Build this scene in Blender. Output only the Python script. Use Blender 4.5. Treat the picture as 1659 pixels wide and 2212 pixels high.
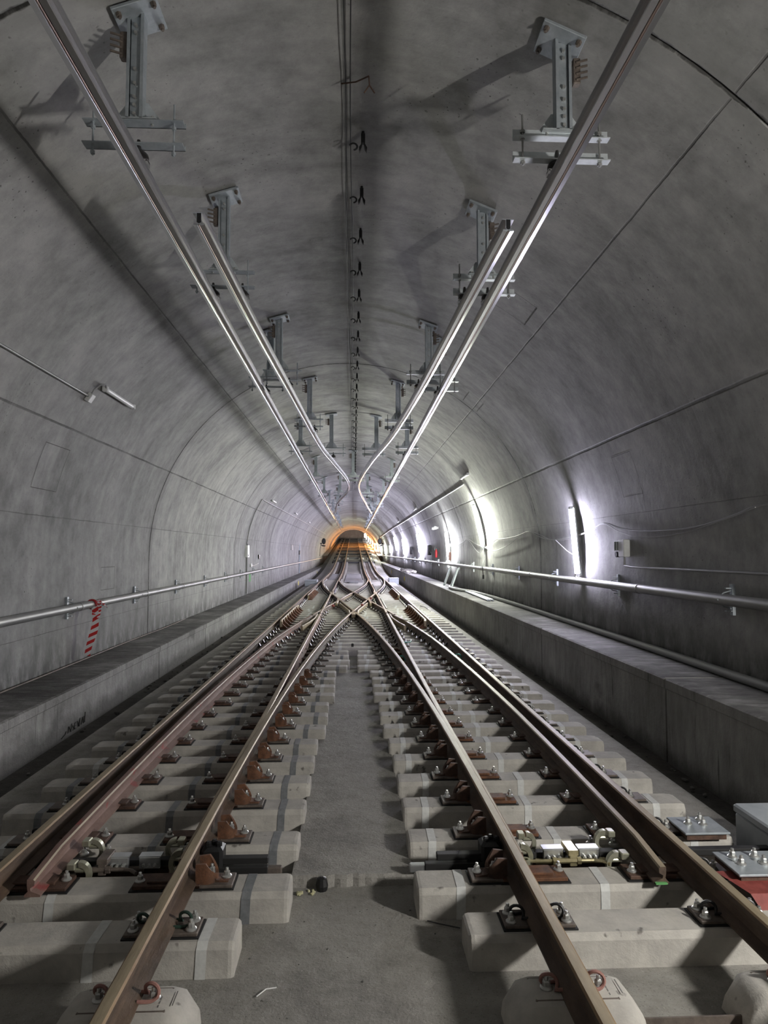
import bpy, math, random
from mathutils import Vector, Matrix
random.seed(7)
PI = math.pi
S = bpy.context.scene
for o in list(bpy.data.objects): bpy.data.objects.remove(o)
COL = S.collection

# ------------------------------------------------------------ camera, world, exposure
H = 2.18                                   # eye height above the slab
cam_d = bpy.data.cameras.new('camera'); cam = bpy.data.objects.new('camera', cam_d); COL.objects.link(cam)
cam_d.sensor_fit = 'VERTICAL'; cam_d.sensor_height = 24.0; cam_d.lens = 24.0 * 1500.0 / 2212.0
cam_d.clip_start = 0.05; cam_d.clip_end = 600
PITCH = math.atan(86 / 1500); YAW = math.atan(65.5 * math.cos(PITCH) / 1500)
cam.location = (0, 0, H); cam.rotation_euler = (PI / 2 + PITCH, 0, -YAW)
S.camera = cam
S.view_settings.view_transform = 'Standard'; S.view_settings.look = 'None'
S.view_settings.gamma = 1; S.view_settings.use_curve_mapping = False
S.view_settings.exposure = 0.65
w = bpy.data.worlds.new('world'); S.world = w; w.use_nodes = True
w.node_tree.nodes['Background'].inputs[0].default_value = (0.78, 0.8, 0.86, 1)
w.node_tree.nodes['Background'].inputs[1].default_value = 0.03
COOL = (0.82, 0.79, 1.0); GREENW = (0.97, 1.0, 0.86); WHITE = (0.95, 0.96, 1.0); ORANGE = (1.0, 0.42, 0.13); WARM = (1.0, 0.965, 0.91)
# wall lamps: Y along the tunnel, bottom z, top z, colour, radiance
LAMPS = [(1.35, 2.05, 2.6, WARM, 1600), (12.55, 1.74, 3.03, COOL, 230), (21.75, 2.3, 3.72, GREENW, 680), (29.8, 1.76, 3.08, WHITE, 950),
         (42.8, 2.1, 3.35, COOL, 1400), (56.0, 1.95, 3.25, COOL, 1300), (66.0, 2.3, 3.6, COOL, 1000), (77.4, 2.08, 2.9, COOL, 1500),
         (90.0, 1.9, 3.1, GREENW, 1200), (104.0, 2.1, 3.3, GREENW, 1000), (116.0, 2.3, 3.5, WARM, 700)]

# ------------------------------------------------------------ helpers
def floor_z(y):
    if y < 55: return 0.0
    if y < 81: return 0.000962 * (y - 55) ** 2
    return 0.65 + 0.05 * (y - 81)
def tag(o, label=None, cat=None, group=None, kind=None):
    if label: o['label'] = label
    if cat: o['category'] = cat
    if group: o['group'] = group
    if kind: o['kind'] = kind
    return o
def empty(name, loc=(0, 0, 0), rz=0, label=None, cat=None, group=None):
    o = bpy.data.objects.new(name, None); COL.objects.link(o); o.location = loc; o.rotation_euler = (0, 0, rz)
    o.empty_display_size = 0.1
    return tag(o, label, cat, group)
def link(name, me, parent=None, loc=(0, 0, 0), rot=(0, 0, 0)):
    o = bpy.data.objects.new(name, me); COL.objects.link(o)
    if parent: o.parent = parent
    o.location = loc; o.rotation_euler = rot
    return o
class MB:
    def __init__(s): s.v = []; s.f = []; s.m = []; s.uv = None
    def add(s, vs, fs, mi=0, M=None):
        b = len(s.v)
        for p in vs:
            p = Vector(p)
            s.v.append(tuple(M @ p) if M else tuple(p))
        for f in fs: s.f.append(tuple(b + i for i in f)); s.m.append(mi)
        return s
    def box(s, x0, x1, y0, y1, z0, z1, mi=0, M=None):
        vs = [(x0, y0, z0), (x1, y0, z0), (x1, y1, z0), (x0, y1, z0), (x0, y0, z1), (x1, y0, z1), (x1, y1, z1), (x0, y1, z1)]
        return s.add(vs, [(0, 3, 2, 1), (4, 5, 6, 7), (0, 1, 5, 4), (1, 2, 6, 5), (2, 3, 7, 6), (3, 0, 4, 7)], mi, M)
    def cbox(s, x0, x1, y0, y1, z0, z1, c=0.01, mi=0, M=None):      # box with chamfered edges
        def ring(ix, z): return [(x0 + ix, y0, z), (x1 - ix, y0, z), (x1, y0 + ix, z), (x1, y1 - ix, z), (x1 - ix, y1, z), (x0 + ix, y1, z), (x0, y1 - ix, z), (x0, y0 + ix, z)]
        def inner(z): return [(x0 + 2 * c if i in (0, 5, 6, 7) else x1 - 2 * c, 0, z) for i in range(8)]
        def shr(r, z): cx_, cy_ = (x0 + x1) / 2, (y0 + y1) / 2; return [(p[0] - math.copysign(c, p[0] - cx_), p[1] - math.copysign(c, p[1] - cy_), z) for p in r]
        r = ring(c, 0)
        L = [shr(r, z0), [(p[0], p[1], z0 + c) for p in r], [(p[0], p[1], z1 - c) for p in r], shr(r, z1)]
        vs = sum(L, []); fs = [tuple(range(7, -1, -1)), tuple(range(24, 32))]
        for k in range(3):
            for i in range(8): j = (i + 1) % 8; fs.append((k * 8 + i, k * 8 + j, k * 8 + 8 + j, k * 8 + 8 + i))
        return s.add(vs, fs, mi, M)
    def cyl(s, p0, p1, r, n=12, mi=0, r1=None, caps=True):
        p0 = Vector(p0); p1 = Vector(p1); d = (p1 - p0).normalized()
        a = d.orthogonal().normalized(); b = d.cross(a); r1 = r if r1 is None else r1
        vs = [tuple(p0 + a * r * math.cos(2 * PI * i / n) + b * r * math.sin(2 * PI * i / n)) for i in range(n)]
        vs += [tuple(p1 + a * r1 * math.cos(2 * PI * i / n) + b * r1 * math.sin(2 * PI * i / n)) for i in range(n)]
        fs = [(i, (i + 1) % n, n + (i + 1) % n, n + i) for i in range(n)]
        if caps: fs += [tuple(range(n - 1, -1, -1)), tuple(range(n, 2 * n))]
        return s.add(vs, fs, mi)
    def lathe(s, prof, n=14, mi=0, M=None):                       # prof: (r, z)
        vs = [(r * math.cos(2 * PI * i / n), r * math.sin(2 * PI * i / n), z) for r, z in prof for i in range(n)]
        fs = []
        for k in range(len(prof) - 1):
            for i in range(n): j = (i + 1) % n; fs.append((k * n + i, k * n + j, k * n + n + j, k * n + n + i))
        fs.append(tuple(range(n - 1, -1, -1))); fs.append(tuple(range((len(prof) - 1) * n, len(prof) * n)))
        return s.add(vs, fs, mi, M)
    def prism(s, poly, d, mi=0, M=None):                          # poly in local xz, extruded along y from d[0] to d[1]
        n = len(poly)
        vs = [(p[0], d[0], p[1]) for p in poly] + [(p[0], d[1], p[1]) for p in poly]
        fs = [tuple(range(n)), tuple(range(2 * n - 1, n - 1, -1))] + [(i, n + i, n + (i + 1) % n, (i + 1) % n) for i in range(n)]
        return s.add(vs, fs, mi, M)
    def sweep(s, path, prof, mi=None, closed=True, cap=True, upv=(0, 0, 1)):   # path of Vectors; prof list of (u,v) or fn(i)->list
        P = [Vector(p) for p in path]; n = len(P); rings = []
        for i, p in enumerate(P):
            t = (P[min(i + 1, n - 1)] - P[max(i - 1, 0)]).normalized()
            up = Vector(upv); rt = t.cross(up)
            if rt.length < 1e-4: rt = Vector((1, 0, 0))
            rt.normalize(); u2 = rt.cross(t)
            pr = prof(i) if callable(prof) else prof
            rings.append([tuple(p + rt * a + u2 * b) for a, b in pr])
        k = len(rings[0]); base = len(s.v)
        for r in rings: s.v += r
        m = k if closed else k - 1
        for i in range(n - 1):
            for j in range(m):
                j2 = (j + 1) % k
                s.f.append((base + i * k + j, base + i * k + j2, base + (i + 1) * k + j2, base + (i + 1) * k + j))
                s.m.append(mi[j] if mi else 0)
        if cap and closed:
            s.f.append(tuple(base + j for j in range(k - 1, -1, -1))); s.m.append(mi[0] if mi else 0)
            s.f.append(tuple(base + (n - 1) * k + j for j in range(k))); s.m.append(mi[0] if mi else 0)
        return s
    def tube(s, path, r, n=8, mi=0):
        P = [Vector(p) for p in path]; a = None; rings = []
        for i, p in enumerate(P):
            t = (P[min(i + 1, len(P) - 1)] - P[max(i - 1, 0)]).normalized()
            if a is None: a = t.orthogonal().normalized()
            a = (a - t * a.dot(t)).normalized(); b = t.cross(a)
            rr = r(i) if callable(r) else r
            rings.append([tuple(p + a * rr * math.cos(2 * PI * k / n) + b * rr * math.sin(2 * PI * k / n)) for k in range(n)])
        base = len(s.v)
        for r_ in rings: s.v += r_
        for i in range(len(P) - 1):
            for j in range(n):
                j2 = (j + 1) % n
                s.f.append((base + i * n + j, base + i * n + j2, base + (i + 1) * n + j2, base + (i + 1) * n + j)); s.m.append(mi)
        s.f.append(tuple(base + j for j in range(n - 1, -1, -1))); s.m.append(mi)
        s.f.append(tuple(base + (len(P) - 1) * n + j for j in range(n))); s.m.append(mi)
        return s
    def mesh(s, name, mats, smooth=None):
        me = bpy.data.meshes.new(name); me.from_pydata(s.v, [], s.f)
        for m in (mats if isinstance(mats, (list, tuple)) else [mats]): me.materials.append(m)
        me.polygons.foreach_set('material_index', s.m)
        me.update()
        if smooth is not None:
            me.polygons.foreach_set('use_smooth', [True] * len(me.polygons))
            me.set_sharp_from_angle(angle=math.radians(smooth))
        return me
    def obj(s, name, mats, parent=None, loc=(0, 0, 0), rot=(0, 0, 0), smooth=None):
        return link(name, s.mesh(name, mats, smooth), parent, loc, rot)
TENS = ['', '', 'twenty', 'thirty', 'forty', 'fifty', 'sixty', 'seventy']
TN = ['', '', 'twentieth', 'thirtieth', 'fortieth', 'fiftieth', 'sixtieth', 'seventieth']
ONES = ['', 'first', 'second', 'third', 'fourth', 'fifth', 'sixth', 'seventh', 'eighth', 'ninth', 'tenth', 'eleventh', 'twelfth', 'thirteenth', 'fourteenth', 'fifteenth', 'sixteenth', 'seventeenth', 'eighteenth', 'nineteenth']
def nth(n):
    if n < 20: return ONES[n]
    return TN[n // 10] if n % 10 == 0 else TENS[n // 10] + '-' + ONES[n % 10]

# ------------------------------------------------------------ materials
def mat(name): m = bpy.data.materials.new(name); m.use_nodes = True; return m, m.node_tree, m.node_tree.nodes['Principled BSDF']
class NT:
    def __init__(s, nt): s.nt = nt
    def n(s, t, **k):
        x = s.nt.nodes.new(t)
        for a, b in k.items(): setattr(x, a, b)
        return x
    def l(s, a, b): s.nt.links.new(a, b)
    def math(s, op, a, b=None, c=None, clamp=False):
        x = s.n('ShaderNodeMath', operation=op, use_clamp=clamp)
        for i, v in enumerate((a, b, c)):
            if v is None: continue
            if isinstance(v, (int, float)): x.inputs[i].default_value = v
            else: s.l(v, x.inputs[i])
        return x.outputs[0]
    def noise(s, vec, scale, detail=4, rough=0.6, w=None):
        x = s.n('ShaderNodeTexNoise'); x.inputs['Scale'].default_value = scale; x.inputs['Detail'].default_value = detail; x.inputs['Roughness'].default_value = rough
        if w is not None: x.noise_dimensions = '4D'; s.l(w, x.inputs['W'])
        s.l(vec, x.inputs['Vector']); return x.outputs['Fac']
    def ramp(s, fac, stops):
        x = s.n('ShaderNodeValToRGB'); e = x.color_ramp.elements
        for i, (p, c) in enumerate(stops):
            el = e[i] if i < 2 else e.new(p)
            el.position = p; el.color = (c[0], c[1], c[2], 1) if isinstance(c, (tuple, list)) else (c, c, c, 1)
        s.l(fac, x.inputs[0]); return x.outputs[0]
    def mix(s, fac, a, b, blend='MIX'):
        x = s.n('ShaderNodeMix', data_type='RGBA', blend_type=blend)
        for i, v in ((0, fac), (6, a), (7, b)):
            if isinstance(v, (int, float)): x.inputs[i].default_value = v
            elif isinstance(v, (tuple, list)): x.inputs[i].default_value = (v[0], v[1], v[2], 1)
            else: s.l(v, x.inputs[i])
        return x.outputs[2]
    def map(s, vec, sc): x = s.n('ShaderNodeMapping'); x.inputs['Scale'].default_value = sc; s.l(vec, x.inputs[0]); return x.outputs[0]
    def bump(s, h, dist, strength=1.0): x = s.n('ShaderNodeBump'); x.inputs['Distance'].default_value = dist; x.inputs['Strength'].default_value = strength; s.l(h, x.inputs['Height']); return x.outputs[0]

def mat_noise(name, c0, c1, scale=6.0, rough=0.8, metal=0.0, bump=0.0, stretch=(1, 1, 1), spots=None, spot_scale=60, spot_thr=0.68, c2=None, objspace=True):
    m, nt, b = mat(name); N = NT(nt)
    tc = N.n('ShaderNodeTexCoord'); oi = N.n('ShaderNodeObjectInfo')
    vec = N.map(tc.outputs['Object'], stretch); wr = N.math('MULTIPLY', oi.outputs['Random'], 20.0)
    n1 = N.noise(vec, scale, 6, 0.65, wr)
    stops = [(0.32, c0), (0.66, c1)] + ([(0.78, c2)] if c2 else [])
    col = N.ramp(n1, stops)
    if spots:
        n2 = N.noise(tc.outputs['Object'], spot_scale, 3, 0.5, wr)
        k = N.ramp(n2, [(spot_thr, 0.0), (spot_thr + 0.06, 1.0)]); col = N.mix(k, col, spots)
    N.l(col, b.inputs['Base Color']); b.inputs['Roughness'].default_value = rough; b.inputs['Metallic'].default_value = metal
    if bump: N.l(N.bump(N.noise(vec, scale * 6, 5, 0.7), bump), b.inputs['Normal'])
    return m
def mat_plain(name, c, rough=0.6, metal=0.0):
    m, nt, b = mat(name); b.inputs['Base Color'].default_value = (*c, 1); b.inputs['Roughness'].default_value = rough; b.inputs['Metallic'].default_value = metal; return m
def mat_emit(name, c, s):
    m, nt, b = mat(name); b.inputs['Base Color'].default_value = (*c, 1); b.inputs['Emission Color'].default_value = (*c, 1); b.inputs['Emission Strength'].default_value = s
    return m

def mat_lining():
    m, nt, b = mat('lining_concrete'); N = NT(nt)
    uv = N.n('ShaderNodeUVMap'); uv.uv_map = 'UVMap'; V = uv.outputs[0]
    sp = N.n('ShaderNodeSeparateXYZ'); N.l(V, sp.inputs[0]); u, v = sp.outputs[0], sp.outputs[1]
    big = N.noise(N.map(V, (0.5, 0.7, 1)), 1.0, 5, 0.6)
    mid = N.noise(V, 3.2, 6, 0.7)
    streak = N.noise(N.map(V, (0.55, 5.5, 1)), 1.0, 5, 0.65)
    fine = N.noise(V, 45, 3, 0.6)
    f = N.math('ADD', N.math('MULTIPLY', big, 0.42), N.math('ADD', N.math('MULTIPLY', mid, 0.38), N.math('ADD', 0.1, N.math('MULTIPLY', N.math('SUBTRACT', streak, 0.5), N.ramp(N.math('DIVIDE', v, 40.0), [(0.25, 0.12), (0.8, 0.4)])))))
    col = N.ramp(f, [(0.4, (0.2, 0.2, 0.196)), (0.5, (0.31, 0.31, 0.302)), (0.6, (0.41, 0.407, 0.395))])
    # each cast ring has its own tone
    seg = N.math('FLOOR', N.math('DIVIDE', N.math('SUBTRACT', v, 4.58), 5.4)); wn = N.n('ShaderNodeTexWhiteNoise', noise_dimensions='1D'); N.l(seg, wn.inputs['W'])
    col = N.mix(1.0, col, N.ramp(wn.outputs[0], [(0, 0.86), (1, 1.06)]), 'MULTIPLY')
    # pale lime runs
    run = N.ramp(N.noise(N.map(V, (0.35, 11, 1)), 1.0, 4, 0.6), [(0.63, 0.0), (0.72, 1.0)]); patch = N.ramp(N.noise(V, 0.35, 2, 0.5), [(0.5, 0.0), (0.62, 1.0)])
    col = N.mix(N.math('MULTIPLY', N.math('MULTIPLY', run, patch), 0.35), col, (0.5, 0.5, 0.48))
    # small pores
    por = N.ramp(N.noise(V, 26, 2, 0.45), [(0.67, 0.0), (0.71, 1.0)]); pm = N.ramp(N.noise(V, 0.9, 3, 0.5), [(0.5, 0.15), (0.65, 0.9)])
    col = N.mix(N.math('MULTIPLY', por, pm), col, (0.07, 0.07, 0.065))
    # joints
    wob = N.math('MULTIPLY', N.math('SUBTRACT', N.noise(V, 1.3, 3, 0.6), 0.5), 0.09)
    wob2 = N.math('MULTIPLY', N.math('SUBTRACT', N.noise(V, 14, 3, 0.6), 0.5), 0.035)
    wb = N.math('ADD', wob, wob2)
    def line(coord, at, wd, strength, soft=1.6, q=1.0):
        d = N.math('ABSOLUTE', N.math('ADD', N.math('SUBTRACT', coord, at), N.math('MULTIPLY', wb, q)))
        k = N.ramp(N.math('DIVIDE', d, wd), [(0.35, 1.0), (min(1.0, 0.35 * soft + 0.3), 0.0)])
        return N.math('MULTIPLY', k, strength)
    def per(period, off):
        q = N.math('DIVIDE', N.math('SUBTRACT', v, off), period)
        return N.math('MULTIPLY', N.math('SUBTRACT', q, N.math('ROUND', q)), period)
    k = line(per(10.8, 4.58), 0.0, 0.035, 0.92)
    k = N.math('MAXIMUM', k, N.math('MULTIPLY', line(per(10.8, 9.98), 0.0, 0.018, 0.7), N.ramp(N.math('DIVIDE', v, 20.0), [(0.68, 0), (0.75, 1)])))
    halo = N.math('MULTIPLY', line(per(10.8, 4.58), 0.0, 0.3, 0.35, 1.8), mid)
    k = N.math('MAXIMUM', k, halo)
    U = JU
    for at, wd, st in U: k = N.math('MAXIMUM', k, N.math('MULTIPLY', line(u, at, wd, st, q=0.3), N.ramp(N.noise(V, 1.1, 3, 0.5), [(0.3, 0.35), (0.6, 1.0)])))
    col = N.mix(k, col, (0.035, 0.034, 0.032))
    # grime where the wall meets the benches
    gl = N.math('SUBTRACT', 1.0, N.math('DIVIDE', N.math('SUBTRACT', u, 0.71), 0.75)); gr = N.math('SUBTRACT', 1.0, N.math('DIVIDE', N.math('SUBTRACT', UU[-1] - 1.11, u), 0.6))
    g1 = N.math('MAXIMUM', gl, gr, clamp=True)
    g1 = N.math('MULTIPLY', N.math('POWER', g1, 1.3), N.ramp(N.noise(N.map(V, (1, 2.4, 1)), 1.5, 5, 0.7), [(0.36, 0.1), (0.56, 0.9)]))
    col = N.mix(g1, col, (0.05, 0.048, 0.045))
    N.l(col, b.inputs['Base Color']); b.inputs['Roughness'].default_value = 0.78
    h = N.math('ADD', N.math('MULTIPLY', mid, 0.012), N.math('ADD', N.math('MULTIPLY', fine, 0.0012), N.math('MULTIPLY', k, -0.02)))
    N.l(N.bump(h, 1.0, 0.6), b.inputs['Normal'])
    return m

# lining profile (world): vertical wall, circle R 4.32 about (-0.14, 2.08), vertical wall
CX, CZ, RR = -0.14, 2.08, 4.32
Z0 = -0.3
prof = [(-4.46, Z0), (-4.46, 0.4), (-4.46, 1.2)]
a_deg = [180 - 3.0 * i for i in range(61)]
prof += [(CX + RR * math.cos(math.radians(a)), CZ + RR * math.sin(math.radians(a))) for a in a_deg]
prof += [(4.18, 1.4), (4.18, 0.8), (4.18, Z0)]
UU = [0.0]
for i in range(1, len(prof)): UU.append(UU[-1] + math.dist(prof[i], prof[i - 1]))
def u_at(x, z):
    a = math.atan2(z - CZ, x - CX)
    if z < CZ: return (z - Z0) if x < 0 else UU[-1] - (z - Z0)
    return (CZ - Z0) + RR * (PI - a)
JU = [(u_at(-4.04, 3.93), 0.022, 0.85), (u_at(3.81, 3.85), 0.03, 0.9), (u_at(-4.42, 2.69), 0.01, 0.55), (u_at(-2.71, 5.55), 0.016, 0.7), (u_at(2.65, 5.38), 0.016, 0.7),
      (u_at(-4.46, 1.0), 0.008, 0.45), (u_at(4.14, 2.75), 0.008, 0.45), (u_at(-0.1, 6.4), 0.02, 0.5)]
UMID = UU[-1] / 2; UEDGE = UU[-1] / 2 - 0.75 + 0.0

M = {}
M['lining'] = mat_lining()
def mat_floor(name, c0, c1, c2, sp=0.5):
    m, nt, b = mat(name); N = NT(nt); tc = N.n('ShaderNodeTexCoord'); V = tc.outputs['Object']
    n1 = N.noise(V, 1.6, 6, 0.65); n2 = N.noise(V, 9, 5, 0.7); f = N.math('ADD', N.math('MULTIPLY', n1, 0.6), N.math('MULTIPLY', n2, 0.4))
    col = N.ramp(f, [(0.36, c0), (0.5, c1), (0.66, c2)])
    s = N.ramp(N.noise(V, 85, 2, 0.6), [(0.6, 0.0), (0.68, 1.0)]); s2 = N.ramp(N.noise(V, 70, 2, 0.6), [(0.3, 1.0), (0.37, 0.0)])
    col = N.mix(N.math('MULTIPLY', s, sp), col, tuple(x * 0.35 for x in c0)); col = N.mix(N.math('MULTIPLY', s2, sp), col, tuple(min(1, x * 1.35) for x in c2))
    N.l(col, b.inputs['Base Color']); b.inputs['Roughness'].default_value = 0.85
    N.l(N.bump(N.math('ADD', n2, N.math('MULTIPLY', N.noise(V, 60, 3, 0.6), 0.25)), 0.012), b.inputs['Normal']); return m
M['floor'] = mat_floor('slab_concrete', (0.17, 0.162, 0.15), (0.255, 0.245, 0.225), (0.33, 0.32, 0.295))
M['ditch'] = mat_floor('ditch_dirt', (0.035, 0.033, 0.03), (0.06, 0.057, 0.052), (0.11, 0.105, 0.095))
def mat_bench():
    m, nt, b = mat('bench_concrete'); N = NT(nt); tc = N.n('ShaderNodeTexCoord'); ge = N.n('ShaderNodeNewGeometry'); V = tc.outputs['Object']
    sp = N.n('ShaderNodeSeparateXYZ'); N.l(ge.outputs['True Normal'], sp.inputs[0]); sv = N.n('ShaderNodeSeparateXYZ'); N.l(V, sv.inputs[0])
    f = N.math('ADD', N.math('MULTIPLY', N.noise(V, 1.1, 5, 0.65), 0.55), N.math('MULTIPLY', N.noise(N.map(V, (1, 3, 0.7)), 3, 5, 0.65), 0.45))
    side = N.ramp(f, [(0.36, (0.2, 0.198, 0.188)), (0.52, (0.30, 0.298, 0.285)), (0.64, (0.38, 0.375, 0.36))])
    st = N.ramp(N.noise(N.map(V, (1, 6, 0.5)), 1.6, 4, 0.7), [(0.6, 0.0), (0.7, 0.75)]); side = N.mix(st, side, (0.07, 0.07, 0.066))
    bl = N.ramp(N.noise(N.map(V, (1, 0.9, 1.3)), 0.9, 4, 0.55), [(0.6, 0.0), (0.68, 0.6)]); side = N.mix(bl, side, (0.075, 0.073, 0.07))
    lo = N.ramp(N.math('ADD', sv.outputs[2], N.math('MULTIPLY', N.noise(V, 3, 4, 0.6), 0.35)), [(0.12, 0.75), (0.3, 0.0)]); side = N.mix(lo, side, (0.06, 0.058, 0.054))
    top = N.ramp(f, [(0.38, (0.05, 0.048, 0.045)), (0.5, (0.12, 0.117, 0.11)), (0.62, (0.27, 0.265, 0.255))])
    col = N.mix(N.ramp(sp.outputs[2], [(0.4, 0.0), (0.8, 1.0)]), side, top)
    N.l(col, b.inputs['Base Color']); b.inputs['Roughness'].default_value = 0.85
    N.l(N.bump(N.noise(V, 14, 5, 0.7), 0.015), b.inputs['Normal']); return m
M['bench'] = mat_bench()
M['sleeper'] = mat_noise('sleeper_concrete', (0.34, 0.325, 0.3), (0.52, 0.5, 0.455), 5, 0.82, 0, 0.004, spots=(0.16, 0.15, 0.135), spot_scale=11, spot_thr=0.66)
M['rail_side'] = mat_noise('rail_brown', (0.05, 0.036, 0.027), (0.15, 0.102, 0.072), 9, 0.62, 0.15, 0.004, stretch=(1, 0.35, 1), c2=(0.25, 0.17, 0.11))
M['rail_head'] = mat_noise('rail_head_rust', (0.2, 0.16, 0.1), (0.4, 0.33, 0.22), 10, 0.5, 0.2, 0.002, stretch=(1, 0.15, 1), c2=(0.5, 0.42, 0.33))
M['rail_edge'] = mat_noise('rail_ochre', (0.16, 0.09, 0.035), (0.32, 0.22, 0.11), 14, 0.5, 0.25, 0.002, stretch=(1, 0.2, 1))
M['blade'] = mat_noise('blade_primer_red', (0.15, 0.085, 0.07), (0.29, 0.19, 0.155), 8, 0.6, 0.1, 0.003, stretch=(1, 0.4, 1), spots=(0.3, 0.07, 0.06), spot_scale=6, spot_thr=0.6)
M['rust'] = mat_noise('orange_rust', (0.06, 0.03, 0.018), (0.21, 0.092, 0.045), 16, 0.75, 0.1, 0.003)
M['rustdark'] = mat_noise('dark_rust', (0.05, 0.03, 0.024), (0.14, 0.08, 0.055), 16, 0.7, 0.2, 0.003)
M['plate'] = mat_noise('plate_steel', (0.09, 0.075, 0.065), (0.2, 0.165, 0.14), 12, 0.6, 0.3, 0.002)
M['pad'] = mat_plain('black_rubber', (0.015, 0.015, 0.015), 0.7)
M['bolt'] = mat_noise('zinc_bolt', (0.42, 0.43, 0.42), (0.62, 0.62, 0.6), 30, 0.38, 0.75)
M['green'] = mat_plain('green_black_clip', (0.03, 0.06, 0.045), 0.4, 0.3)
M['pink'] = mat_noise('pink_rust_clip', (0.25, 0.12, 0.1), (0.38, 0.2, 0.17), 20, 0.6, 0.2)
M['zinc'] = mat_noise('yellow_zinc', (0.4, 0.4, 0.3), (0.6, 0.6, 0.48), 20, 0.35, 0.7)
M['brass'] = mat_noise('brass_zinc', (0.5, 0.44, 0.24), (0.72, 0.65, 0.42), 20, 0.3, 0.85)
M['silver'] = mat_noise('bright_zinc', (0.55, 0.57, 0.58), (0.72, 0.74, 0.75), 12, 0.3, 0.85)
M['galv'] = mat_noise('galvanised_steel', (0.33, 0.37, 0.4), (0.46, 0.5, 0.53), 14, 0.5, 0.45)
M['galvlight'] = mat_noise('pale_galvanised', (0.5, 0.54, 0.56), (0.62, 0.66, 0.68), 14, 0.5, 0.4)
M['pipe'] = mat_noise('pipe_steel', (0.24, 0.245, 0.24), (0.36, 0.36, 0.35), 5, 0.5, 0.5, stretch=(1, 0.3, 1))
M['alu'] = mat_noise('aluminium_extrusion', (0.72, 0.72, 0.73), (0.84, 0.84, 0.85), 3, 0.2, 0.95, stretch=(1, 0.1, 1))
M['copper'] = mat_plain('contact_wire', (0.32, 0.24, 0.2), 0.4, 0.9)
M['black'] = mat_plain('black_plastic', (0.012, 0.012, 0.013), 0.45)
M['insul'] = mat_plain('dark_insulator', (0.03, 0.028, 0.028), 0.3)
M['cable'] = mat_plain('grey_cable', (0.3, 0.3, 0.3), 0.6)
M['cabledark'] = mat_plain('dark_cable', (0.04, 0.04, 0.042), 0.6)
M['white'] = mat_noise('white_plastic', (0.62, 0.63, 0.62), (0.75, 0.76, 0.75), 8, 0.45)
M['tape'] = mat_noise('pale_tape', (0.5, 0.51, 0.5), (0.64, 0.65, 0.63), 25, 0.8)
M['tapedark'] = mat_noise('grey_tape', (0.13, 0.14, 0.15), (0.22, 0.23, 0.24), 25, 0.45)
M['boxgrey'] = mat_noise('grey_blue_paint', (0.3, 0.33, 0.36), (0.4, 0.43, 0.46), 5, 0.55)
M['redpaint'] = mat_noise('dark_red_paint', (0.14, 0.025, 0.022), (0.26, 0.06, 0.05), 18, 0.6)
M['red'] = mat_plain('signal_red', (0.4, 0.02, 0.025), 0.4)
M['whiteplain'] = mat_plain('white_sheet', (0.8, 0.8, 0.8), 0.4)
M['yellow'] = mat_plain('yellow_paint', (0.6, 0.5, 0.06), 0.7)
M['greenpaint'] = mat_plain('green_spray', (0.12, 0.36, 0.12), 0.8)
M['bluepaint'] = mat_plain('blue_chalk', (0.08, 0.2, 0.5), 0.8)
M['foam'] = mat_noise('yellow_foam', (0.45, 0.43, 0.25), (0.62, 0.6, 0.4), 30, 0.9)
M['panel'] = mat_noise('walkway_panel', (0.2, 0.2, 0.21), (0.3, 0.3, 0.31), 4, 0.75, spots=(0.1, 0.1, 0.1), spot_scale=5, spot_thr=0.62)
M['band_shade'] = mat_plain('shade_band_dark', (0.06, 0.06, 0.062), 0.8)  # dark colour that stands for shade on the far slope
M['stencil'] = mat_plain('stencil_grey', (0.16, 0.155, 0.145), 0.8)
M['paper'] = mat_plain('black_marker', (0.02, 0.02, 0.02), 0.8)
M['orangewall'] = mat_floor('portal_concrete', (0.3, 0.27, 0.24), (0.38, 0.34, 0.3), (0.45, 0.42, 0.38), 0.2)

# ------------------------------------------------------------ tunnel shell
def ystations(y0, y1, step):
    ys = []; y = y0
    while y < y1 - 1e-6: ys.append(y); y += step
    ys.append(y1)
    for k in range(-1, 13):
        j = 4.58 + 10.8 * k
        if y0 < j < y1: ys += [j - 0.016, j - 0.008, j + 0.008, j + 0.016]
    return sorted(set(ys))
YS = ystations(-9, 124, 2.0)
def is_groove(y): q = (y - 4.58) / 10.8; return abs(q - round(q)) * 10.8 < 0.012
def shell(name, i0, i1, closefn=None):
    v = []; f = []; uvs = []
    idx = list(range(i0, i1 + 1)); n = len(idx)
    for y in YS:
        e = 0.035 if is_groove(y) else 0.0
        for i in idx:
            x, z = prof[i]
            dx, dz = (x - CX, z - CZ) if z > CZ else (x - CX, 0)
            L = math.hypot(dx, dz); v.append((x + dx / L * e, y, z + dz / L * e)); uvs.append((UU[i], y))
    for a in range(len(YS) - 1):
        for k in range(n - 1): f.append((a * n + k, (a + 1) * n + k, (a + 1) * n + k + 1, a * n + k + 1))
    me = bpy.data.meshes.new(name); me.from_pydata(v, [], f); me.materials.append(M['lining'])
    uvl = me.uv_layers.new(name='UVMap')
    for lp in me.loops: uvl.data[lp.index].uv = uvs[lp.vertex_index]
    me.polygons.foreach_set('use_smooth', [True] * len(me.polygons)); me.set_sharp_from_angle(angle=math.radians(30)); me.update()
    return tag(link(name, me), kind='structure')
ia = min(range(len(prof)), key=lambda i: abs(prof[i][0] + 4.04) + abs(prof[i][1] - 3.93)); ib = min(range(len(prof)), key=lambda i: abs(prof[i][0] - 3.81) + abs(prof[i][1] - 3.85))
shell('wall_left', 0, ia); shell('ceiling', ia, ib); shell('wall_right', ib, len(prof) - 1)
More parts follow.
